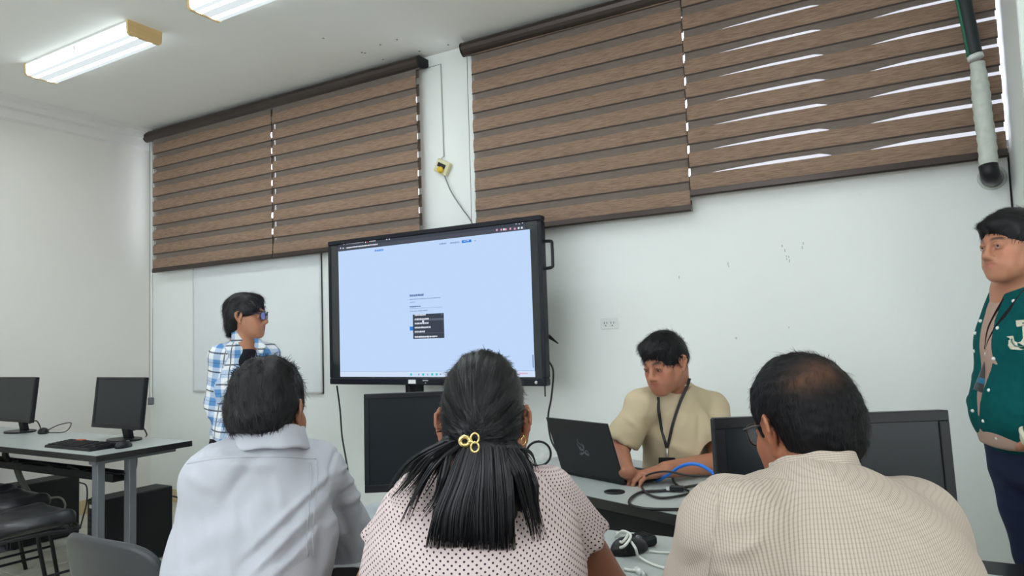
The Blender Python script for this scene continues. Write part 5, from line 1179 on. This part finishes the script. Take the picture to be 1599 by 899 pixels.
# ------------------------------------------------------------------ young man at the laptop
def man_laptop():
    T = thing('person', 'person in a beige T-shirt with a black lanyard, typing on the laptop', 'person', (-.72, 3.05, 0))
    hf = Frame(at(1038, 564, 2.66), 160, -17, -3); S = .895
    nb = at(1054, 606, 2.76); mid = at(1056, 668, 2.76); low = at(1058, 760, 2.82); bf = Frame(mid, 178, -8)
    shR = at(1001, 636, 2.72); shL = at(1112, 640, 2.84)          # his right is image left
    elR = at(966, 700, 2.72); wrR = at(978, 735, 2.50); elL = at(1128, 722, 2.68); wrL = at(1040, 733, 2.52)
    F = Fld(); head_field(F, hf, S, .97); F.cap(hf.w((0, -.035, -.05)), nb - UP * .01, .054, .056, .03)
    F.cap(nb - UP * .04, mid, .05, .09, .05); F.cap(nb - UP * .045, shL, .045, .045, .03); F.cap(nb - UP * .045, shR, .045, .045, .03)
    F.cap(shR, elR, .048, .041, .02); F.cap(elR, wrR, .040, .027, .015); F.cap(shL, elL, .05, .043, .02); F.cap(elL, wrL, .043, .029, .015)
    hand_field(F, wrL, nrm(at(986, 745, 2.50) - wrL), (0, .1, 1), 1, .98, (18, 34, 24)); hand_field(F, wrR, nrm(at(985, 748, 2.60) - wrR) * 1.0 + np.array((.3, -.1, 0)), (0, 0, 1), -1, .98, (14, 30, 20))
    V, Q = surf(F, .0034)
    def scalp(L): return np.clip((L[:, 2] - .045) * 80, 0, 1) * (L[:, 1] < .05) * .6
    mesh('body', V, Q, SKIN, T, True, colr=skin_cols(hf, s2l((166, 112, 88)), s2l((150, 84, 78)), S)(V))
    eyes(hf, T, S, (0, -.5))
    for q in (-1, 1):                                              # lowered lids
        Ld = Fld(); Ld.ell(np.array((q * .0315, .0812, -.002)) * S, np.array((.0150, .0138, .0112)) * S, fr=hf); Ld.cut(hf.w(np.array((0, .08, -.0075)) * S), hf.d((0, -.15, -1)))
        v, qd = surf(Ld, .0022); mesh('eyelid', v, qd, SKIN, T, True, colr=np.tile(np.array(s2l((120, 76, 60))), (len(v), 1)))
    H = Fld(); E = lambda c, r, k=.01, op='u': H.ell(np.array(c) * S, np.array(r) * S, None, k, op, hf)
    E((0, -.008, .036), (.081, .106, .094)); E((0, -.040, .0), (.076, .070, .070), .03); E((0, .05, .075), (.066, .052, .040), .02)
    E((0, .130, -.030), (.11, .080, .083), .010, 's')
    for q in (-1, 1): E((q * .092, .02, -.045), (.030, .060, .055), .008, 's')
    E((0, -.02, -.10), (.1, .12, .06), .01, 's')
    flow = lambda L: np.stack([.5 + L[:, 0] * 3, np.where(L[:, 2] > .05, 1.2, .3), np.where(L[:, 2] > .05, -.2, -1)], 1)
    hair_obj('hair', H, .0042, HAIR, T, hf, flow, 3600, .026, .0016, .2, lambda L: .002 * wav(L, (80, 50, 50), 6), 9, .25)
    G = Fld(); G.ell(mid + bf.d((0, 0, -.03)), (.142, .11, .17), bf.A, .05); G.ell(low, (.142, .125, .18), bf.A, .08)
    pel = np.array(low); pel[2] = .56; G.ell(pel, (.18, .14, .16), Frame(pel, 178).A, .10)
    G.cap(nb + UP * -.016, shL + UP * .008, .055, .060, .05); G.cap(nb + UP * -.016, shR + UP * .008, .055, .058, .05)
    G.cap(shR, shR + (elR - shR) * .78, .056, .066, .03); G.cut(shR + (elR - shR) * .80, np.array(elR - shR)) if False else None
    G.cap(shL, shL + (elL - shL) * .68, .064, .072, .03)
    G.ell(nb + bf.d((0, .030, .050)), (.062, .062, .052), bf.A, .008, 's')
    # open the sleeves: hollow around the upper arm end, so the arm comes out of a hem
    for sh, el, t_ in ((shR, elR, .80), (shL, elL, .70)):
        d = nrm(el - sh); e_ = sh + (el - sh) * t_
        G.cap(e_, e_ + d * .25, .055, .09, .004, 's'); G.cap(e_ + d * .085, e_ + d * .3, .10, .12, .004, 's')
    def disp(V):
        p = lambda x, y: at(x, y, 2.6)
        seg = [(p(1020, 615), p(1010, 660), .012, .006), (p(1008, 640), p(1022, 700), .016, -.006), (p(1100, 650), p(1095, 700), .014, -.008), (p(1090, 640), p(1070, 672), .012, .005), (p(980, 655), p(1000, 672), .010, .006), (p(1112, 655), p(1120, 690), .010, .006), (p(1030, 690), p(1080, 712), .016, .005)]
        return folds(V, seg, FW) + .006 * wav(V, (9, 9, 15), 31) + .002 * wav(V, 32, 3)
    cloth('tshirt', G, .0065, TEE, T, disp, rl=2)
    MB().ring(nb + bf.d((0, .028, .018)), bf.d((1, 0, 0)), bf.d((0, .9, .25)), .068, .0055, 30, 8).build('neckband', TEE, T)
    # chest mark
    p = hit((G,), 1062, 657, 2.3, 3.0, 2.65) - FW * .002; b = MB(); b.add([p + RT * x + UP * y for x, y in ((-.014, -.004), (.010, .002), (.013, .007), (-.008, .004))], [(0, 1, 2, 3)]); b.build('chest_mark', mat('pale_print', s2l((220, 206, 175)), .7), T)
    # lanyard and badge
    La = thing('lanyard', 'black lanyard with a dark badge on the beige T-shirt', 'lanyard', at(1040, 700, 2.55))
    for pts in ([(1027, 619), (1028, 640), (1032, 668), (1038, 690), (1040, 698)], [(1076, 590), (1071, 605), (1060, 630), (1050, 660), (1043, 690), (1041, 698)]):
        P = [hit((G,) if x < 1045 else (G, F), x, y, 2.3, 3.0, 2.68) - FW * .011 for x, y in pts]
        V_, F_ = tubes_strip(spline(P, 6), .011, FW); b = MB(); b.add(V_, F_); n0 = len(V_); b.add(V_ + FW * .0015, [f[::-1] for f in F_]); b.build('strap', LAN, La)
    p = hit((G,), 1041, 705, 2.3, 3.0, 2.65) - FW * .008; MB().tube([p + UP * .012, p - UP * .018], .004, 8).build('clasp', M['alu'], La)
    R3 = Matrix(((RT[0], FW[0], UP[0], p[0]), (RT[1], FW[1], UP[1], p[1]), (RT[2], FW[2], UP[2], p[2]), (0, 0, 0, 1))); b = MB(); b.T = R3; b.box((-.032, -.002, -.075), (.032, .0015, -.02), .001); b.build('badge', M['blackm'], La)
    hp = Frame(pel, 178); seated_legs(T, hp.w((-.1, .02, -.02)), hp.w((.1, .02, -.02)), hp.d((0, 1, 0)), DARK, .34)
    task_chair((pel[0], pel[1] + .05, 0), 178, 'black task chair under the man at the laptop', .78, .19, .40)
man_laptop()

def standing_legs(T, hipc, fr, m, top, lean=0, name='trousers', toe=.12, w=.095, disp=None):
    F = Fld(); R = lambda x, y, z: np.array(hipc) * (1, 1, 0) + fr.d((x, y, 0)) * (1, 1, 0) + np.array((0, 0, z))
    R0 = R; R = lambda x, y, z: R0(x, y, z) + RT * (1, 1, 0) * lean * max(0, 1 - z / top)
    F.cap(R(-w * .7, 0, top - .10), R(w * .7, 0, top - .10), .105, k=.05); F.cap(R(-w * .6, 0, top - .02), R(w * .6, 0, top - .02), .095, k=.05)
    for q in (-1, 1):
        F.cap(R(q * w, 0, top - .14), R(q * w * 1.05, .015, .50), .092, .068, .03); F.cap(R(q * w * 1.05, .015, .50), R(q * w * 1.1, -.01, .09), .066, .055, .02)
    F.cut((0, 0, .045), (0, 0, -1)); cloth(name, F, .010, m, T, disp or (lambda V: .004 * wav(V, (9, 9, 14), 3)))
    for q in (-1, 1):
        S_ = Fld(); S_.cap(R(q * w * 1.1, -.05, .045), R(q * w * 1.1 + q * .02, toe, .038), .042, .038); S_.ell(R(q * w * 1.1 + q * .02, toe, .03), (.046, .055, .036), fr.A, .02); S_.cap(R(q * w * 1.1, -.03, .06), R(q * w * 1.1, -.02, .10), .042, .040, .02); S_.cut((0, 0, .003), (0, 0, -1)); cloth('shoe', S_, .008, SHOE, T)

# ------------------------------------------------------------------ presenter in the plaid shirt
def man_plaid():
    base = at(383, 800, 4.02); T = thing('person', 'standing person in a blue and white plaid shirt and glasses, by the whiteboard', 'person', (base[0], base[1], 0))
    hf = Frame(at(384, 492, 4.0), 302, -2, 0); S = 1.03
    nb = at(381, 536, 4.02); mid = at(378, 590, 4.03); low = at(376, 665, 4.04); bf = Frame(mid, 268, 0)
    shR = at(343, 556, 3.94); shL = at(419, 556, 4.10); elR = at(336, 628, 3.95); wrR = at(351, 684, 3.90); elL = at(432, 628, 4.12); wrL = at(420, 690, 4.02)
    F = Fld(); head_field(F, hf, S, .96); F.cap(hf.w((0, -.03, -.05)), nb, .050, .056, .03); F.cap(nb, mid, .06, .09, .05); F.cap(nb, shL, .045, .04, .03); F.cap(nb, shR, .045, .04, .03)
    for sh, el, wr, sd in ((shL, elL, wrL, -1), (shR, elR, wrR, 1)):
        F.cap(sh, el, .042, .038, .02); F.cap(el, wr, .037, .026, .015); hand_field(F, wr, nrm(wr - el), bf.d((-sd * -.8, .4, 0)), -sd, .95, (20, 35, 25))
    V, Q = surf(F, .0042); mesh('body', V, Q, SKIN, T, True, colr=skin_cols(hf, s2l((176, 124, 98)), s2l((160, 92, 84)), S)(V)); eyes(hf, T, S)
    H = Fld(); E = lambda c, r, k=.01, op='u': H.ell(np.array(c) * S, np.array(r) * S, None, k, op, hf)
    E((0, -.014, .034), (.084, .108, .092)); E((0, -.045, -.02), (.078, .066, .075), .03); E((0, -.075, -.07), (.055, .032, .05), .03); E((0, .04, .085), (.062, .050, .030), .02)
    for q in (-1, 1): E((q * .066, .045, .040), (.016, .034, .034), .02)
    E((0, .125, -.030), (.058, .080, .088), .010, 's')
    for q in (-1, 1): E((q * .092, .015, -.040), (.028, .050, .040), .008, 's'); E((q * .07, .09, -.05), (.04, .06, .07), .01, 's')
    flow = lambda L: np.stack([L[:, 0] * 6, np.where(L[:, 1] > .0, 1., -.6), -.7 + 0 * L[:, 2]], 1)
    hair_obj('hair', H, .005, HAIR, T, hf, flow, 2600, .035, .0022, .15, lambda L: .003 * wav(L, (50, 35, 35), 6), 19, .25)
    # black tee underneath, then the open overshirt
    G0 = Fld(); G0.ell(mid + bf.d((0, .01, -.02)), (.155, .105, .19), bf.A, .05); G0.ell(low, (.15, .10, .20), bf.A, .08); G0.cap(nb - UP * .03, mid, .055, .10, .05); G0.cap(nb - UP * .01, nb - UP * .04, .058, .07, .03); G0.ell(nb + bf.d((0, .03, .050)), (.052, .052, .045), bf.A, .006, 's')
    cloth('tee', G0, .010, BLK, T)
    G = Fld(); G.ell(mid + bf.d((0, 0, -.02)), (.175, .118, .19), bf.A, .05); G.ell(low + bf.d((0, 0, -.04)), (.178, .122, .22), bf.A, .08)
    G.cap(nb - UP * .02, shL + UP * .004, .052, .056, .05); G.cap(nb - UP * .02, shR + UP * .004, .052, .056, .05)
    for sh, el, wr in ((shL, elL, wrL), (shR, elR, wrR)): G.cap(sh, el, .062, .056, .03); G.cap(el, wr, .056, .042, .02)
    G.ell(nb + bf.d((0, .06, .01)), (.05, .10, .08), bf.A, .01, 's')                  # open front
    for a_, b_, r_ in ((nb + bf.d((0, .13, -.05)), mid + bf.d((.0, .15, -.05)), .045), (mid + bf.d((0, .15, -.05)), low + bf.d((0, .16, -.25)), .055)): G.cap(a_, b_, r_ + .012, r_ + .012, .008, 's')
    disp = lambda V: folds(V, [(at(352, 560, 4), at(360, 620, 4), .014, -.008), (at(330, 600, 4), at(348, 606, 4), .012, .008), (at(328, 650, 4), at(350, 640, 4), .012, .008)], FW) + .006 * wav(V, (9, 9, 12), 41)
    def uvp(V):
        L = bf.l(V); u = np.arctan2(L[:, 0], L[:, 1] + .0) * .16; v = L[:, 2] + 0; arm = (L[:, 0] * 1.0) ** 2
        dR = Fld.dist(('c', shR, elR, .06, .055, 0, 'u'), V); dR2 = Fld.dist(('c', elR, wrR, .055, .04, 0, 'u'), V); isR = np.minimum(dR, dR2) < .012
        ax = nrm(elR - shR); u2 = ((V - shR) @ nrm(np.cross(ax, FW))) * 1.15 + .02; v2 = (V - shR) @ ax; u = np.where(isR, u2, u); v = np.where(isR, v2, v); return np.stack([u, v, L[:, 1]], 1)
    cloth('overshirt', G, .007, PLD, T, disp, uv=uvp, rl=2)
    # collar flaps
    for q, pts in ((-1, [(362, 510), (369, 508), (376, 530), (371, 541), (364, 532)]), (1, [(399, 527), (405, 532), (413, 541), (408, 549), (400, 540)])):
        C = Fld(); P = [at(x, y, 3.955 + (0.03 if q > 0 else 0)) for x, y in pts]; ce = sum(P) / 5
        for i in range(5): C.cap(P[i], P[(i + 1) % 5], .007, k=.01); C.cap(P[i], ce, .009, k=.01)
        cloth('collar_flap', C, .005, PLD, T, None, uv=uvflat(Frame(ce, 250)))
    bt = MB()
    for x, y in ((396, 575), (382, 556)): p = hit((G,), x, y, 3.6, 4.4, 3.95); bt.ball(p, .008, 8, 6)
    bt.build('button', M['greym'], T)
    Gt = thing('glasses', 'dark-rimmed glasses reflecting blue light, worn by the man in the plaid shirt', 'glasses', hf.w((0, .11, 0)))
    bl = mat('blue_reflection_lens', s2l((120, 130, 225)), .08, spec=.8); bl.node_tree.nodes['Principled BSDF'].inputs['Alpha'].default_value = .72; bl.node_tree.nodes['Principled BSDF'].inputs['Coat Weight'].default_value = 1  # the blue reflection is put into the lens colour
    glasses(Gt, hf, S, bl, mat('navy_rim', (.012, .014, .05), .3), .0026, .022)
    standing_legs(T, low, Frame(low, 268), DARK, .86)
man_plaid()

# ------------------------------------------------------------------ young man in the varsity jacket
def man_jacket():
    base = at(1592, 800, 2.30); T = thing('person', 'standing person in a teal varsity jacket with cream letter J, right edge', 'person', (base[0], base[1], 0))
    hf = Frame(at(1581, 381, 2.27), 130, -3, 0); S = .935
    nb = at(1590, 455, 2.32); mid = at(1597, 535, 2.33); low = at(1591, 640, 2.34); bf = Frame(mid, 112, 0)
    A = lambda x, y, z: bf.d((x, y, z)); shR = mid + A(.115, -.02, .10); shL = mid + A(-.195, -.01, .09); elL = mid + A(-.255, -.05, -.19); wrL = at(1619, 684, 2.16); elR = shR + A(.05, -.09, -.25); wrR = elR + A(-.02, .05, -.22)
    F = Fld(); head_field(F, hf, S, .86); F.cap(hf.w((0, -.03, -.05)), nb, .051, .062, .03); F.cap(nb, mid, .07, .09, .05); F.cap(nb, shL, .045, .04, .03); F.cap(nb, shR, .045, .04, .03)
    for sh, el, wr, sd in ((shL, elL, wrL, 1), (shR, elR, wrR, -1)):
        F.cap(sh, el, .045, .040, .02); F.cap(el, wr, .038, .028, .015); hand_field(F, wr, nrm(FW * .85 - UP * .25 + RT * .6) if sd > 0 else nrm(wr - el), bf.d((-sd, .2, 0)), -sd * -1, .98, (22, 38, 25))
    V, Q = surf(F, .0034); mesh('body', V, Q, SKIN, T, True, colr=skin_cols(hf, s2l((178, 124, 98)), s2l((168, 98, 88)), S)(V)); eyes(hf, T, S, (-.2, 0))
    H = Fld(); E = lambda c, r, k=.01, op='u': H.ell(np.array(c) * S, np.array(r) * S, None, k, op, hf)
    E((0, -.008, .042), (.079, .104, .084)); E((0, -.035, .02), (.077, .080, .065), .03); E((0, .055, .070), (.060, .044, .026), .02)
    E((0, .125, -.030), (.11, .075, .086), .010, 's')
    for q in (-1, 1): E((q * .095, .02, -.035), (.034, .065, .055), .008, 's')
    E((0, -.02, -.075), (.12, .14, .075), .01, 's')
    flow = lambda L: np.stack([L[:, 0] * 2 + .3, np.where(L[:, 2] > .05, 1.4, .2), np.where(L[:, 2] > .05, .1, -1)], 1)
    hair_obj('hair', H, .0042, HAIR, T, hf, flow, 3000, .024, .0014, .2, lambda L: .002 * wav(L, (60, 40, 40), 6), 29, .2)
    Sd = Fld(); fade = mat('shaved_fade', s2l((74, 56, 48)), .7)
    G0 = Fld(); G0.ell(mid + A(0, .012, -.02), (.145, .105, .20), bf.A, .05); G0.ell(low + A(0, .01, -.02), (.15, .115, .19), bf.A, .08); G0.cut((0, 0, .885), (0, 0, -1)); G0.cap(nb - UP * .02, mid, .062, .10, .05); G0.ell(nb + A(0, .03, .05), (.060, .060, .045), bf.A, .006, 's')
    cloth('tshirt', G0, .007, PINK, T, lambda V: .004 * wav(V, (9, 9, 14), 51))
    MB().ring(nb + A(0, .022, .008), A(1, 0, 0), A(0, .9, .2), .052, .006, 28, 8).build('neckband', PINK, T)
    G = Fld(); G.ell(mid + A(0, 0, -.02), (.178, .128, .20), bf.A, .05); G.ell(low + A(0, 0, -.0), (.178, .134, .16), bf.A, .08)
    G.cap(nb - UP * .01, shL, .056, .062, .05); G.cap(nb - UP * .01, shR, .056, .062, .05)
    fo = A(.005, 0, 0)
    for a_, b_, r1, r2 in ((nb + A(.005, .06, .06), nb + A(.0, .11, -.05), .055, .040), (nb + A(.0, .12, -.05), mid + A(-.005, .135, -.06), .040, .034), (mid + A(-.005, .135, -.06), low + A(.01, .148, -.04), .034, .022), (low + A(.01, .148, -.04), low + A(.015, .16, -.20), .024, .06)): G.cap(a_, b_, r1, r2, .008, 's')
    G.cut(low + A(0, 0, -.135), (0, 0, -1)); G.ell(nb + A(0, .02, .06), (.064, .062, .05), bf.A, .008, 's')
    disp = lambda V: folds(V, [(at(1560, 600, 2.3), at(1599, 580, 2.3), .016, .007), (at(1550, 640, 2.3), at(1590, 625, 2.3), .014, .007), (at(1570, 560, 2.3), at(1590, 620, 2.3), .014, -.006)], FW) + .004 * wav(V, (9, 9, 12), 61)
    cloth('jacket', G, .0065, TEAL, T, disp, rl=2)
    for sh, el, wr in ((shL, elL, wrL), (shR, elR, wrR)):
        K = Fld(); K.cap(sh, el, .062, .054, .03); K.cap(el, wr, .052, .040, .03); cloth('jacket_sleeve', K, .008, CREAM, T, lambda V: .004 * wav(V, 14, 5))['label'] = 'cream jacket sleeve'
        d = nrm(wr - el); a = nrm(np.cross(d, FW)); b2 = np.cross(d, a)
        for i, mm in enumerate((CREAM, TEAL, CREAM)): MB().ring(wr - d * (.012 - i * .014), a, b2, .040, .0085, 24, 8).build('cuff_stripe', mm, T)
    # snaps down both fronts
    for x, y in ((1523, 520), (1531, 501), (1521.5, 548), (1519, 641), (1583, 470), (1558, 512), (1551.5, 560), (1544.5, 609), (1536, 657), (1557, 684), (1569, 696)):
        p = hit((G,), x, y, 1.9, 2.7, 9)
        if p[2] > 5 or np.linalg.norm(p) > 5: continue
        MB().ball(p, .0062, 10, 6).build('snap_button', M['white'], T)
    # the letter on his left chest (block J with slab serif, cream with a thin teal inline)
    def letter(poly, o, m, nm):
        b = MB(); P = []
        for x, y in poly:
            g = hit((G,), x, y, 1.9, 2.8, 2.25); P.append(g - FW * o)
        n = len(P); b.add(P + [p + FW * .006 for p in P], [tuple(range(n)), tuple(range(n, 2 * n))[::-1]] + [(i, (i + 1) % n, n + (i + 1) % n, n + i)[::-1] for i in range(n)]); return b.build(nm, m, T)
    def off(sc_, dx=0): return [(1592 + (x - 1592) * sc_ + dx, 522 + (y - 522) * sc_) for x, y in J]
    J = [(1586, 500), (1618, 498), (1618, 508), (1609, 508), (1610, 534), (1604, 543), (1592, 546), (1578, 545), (1571, 538), (1570, 525), (1580, 524), (1582, 532), (1588, 535), (1594, 533), (1596, 528), (1595, 509), (1587, 510)]
    o = letter(J, .006, CREAM, 'letter_patch'); o['label'] = 'cream letter J patch'
    for sg in ([(1592, 504), (1612, 503)], [(1602, 506), (1603, 530), (1598, 538), (1590, 541), (1580, 539), (1575, 533), (1575, 528)]):
        P = [hit((G,), x, y, 1.9, 2.8, 2.25) - FW * .013 for x, y in sg]; MB().tube(P, .0022, 6).build('letter_inline', mat('inline_teal', s2l((90, 120, 110)), .8), T)
    La = thing('lanyard', 'dark lanyard with a grey and blue badge on the jacketed man', 'lanyard', at(1530, 590, 2.15))
    for pts in ([(1566, 466), (1552, 490), (1541, 515), (1537, 545)], [(1598, 452), (1580, 475), (1560, 500), (1545, 525), (1538, 547)]):
        P = [hit((G0, G), x, y, 1.9, 2.8, 2.2) - FW * .008 for x, y in pts]; V_, F_ = tubes_strip(spline(P, 6), .010, FW); b = MB(); b.add(V_, F_); b.add(V_ + FW * .0015, [f[::-1] for f in F_]); b.build('strap', mat('plum_strap', s2l((42, 20, 30)), .6), La)
    p = hit((G0, G), 1537, 552, 1.9, 2.8, 2.2) - FW * .012; MB().ring(p, RT, UP, .006, .002, 14, 6).build('clasp', M['alu'], La)
    p = hit((G0, G), 1530, 590, 1.9, 2.8, 2.2) - FW * .02; mm = Matrix(((RT[0], FW[0], UP[0], p[0]), (RT[1], FW[1], UP[1], p[1]), (RT[2], FW[2], UP[2], p[2]), (0, 0, 0, 1))) @ Matrix.Rotation(.38, 4, 'Y')
    b = MB(); b.T = mm; b.box((-.020, -.002, -.045), (.020, .002, .058), .001); b.build('badge', mat('badge_grey', s2l((88, 90, 92)), .35), La)
    b = MB(); b.T = mm; b.box((-.017, -.0032, -.018), (.012, -.0018, .0)); b.build('badge_print', mat('badge_blue', s2l((60, 140, 180)), .4), La)['label'] = 'blue print'
    b = MB(); b.T = mm; b.box((-.008, -.0032, .028), (.017, -.0018, .040)); b.box((-.0, -.0032, .022), (.008, -.0018, .028)); b.build('badge_logo', M['white'], La)
    standing_legs(T, low + A(0, -.03, 0), Frame(low, 125), NAVY, .93, w=.090, lean=.17)
man_jacket()
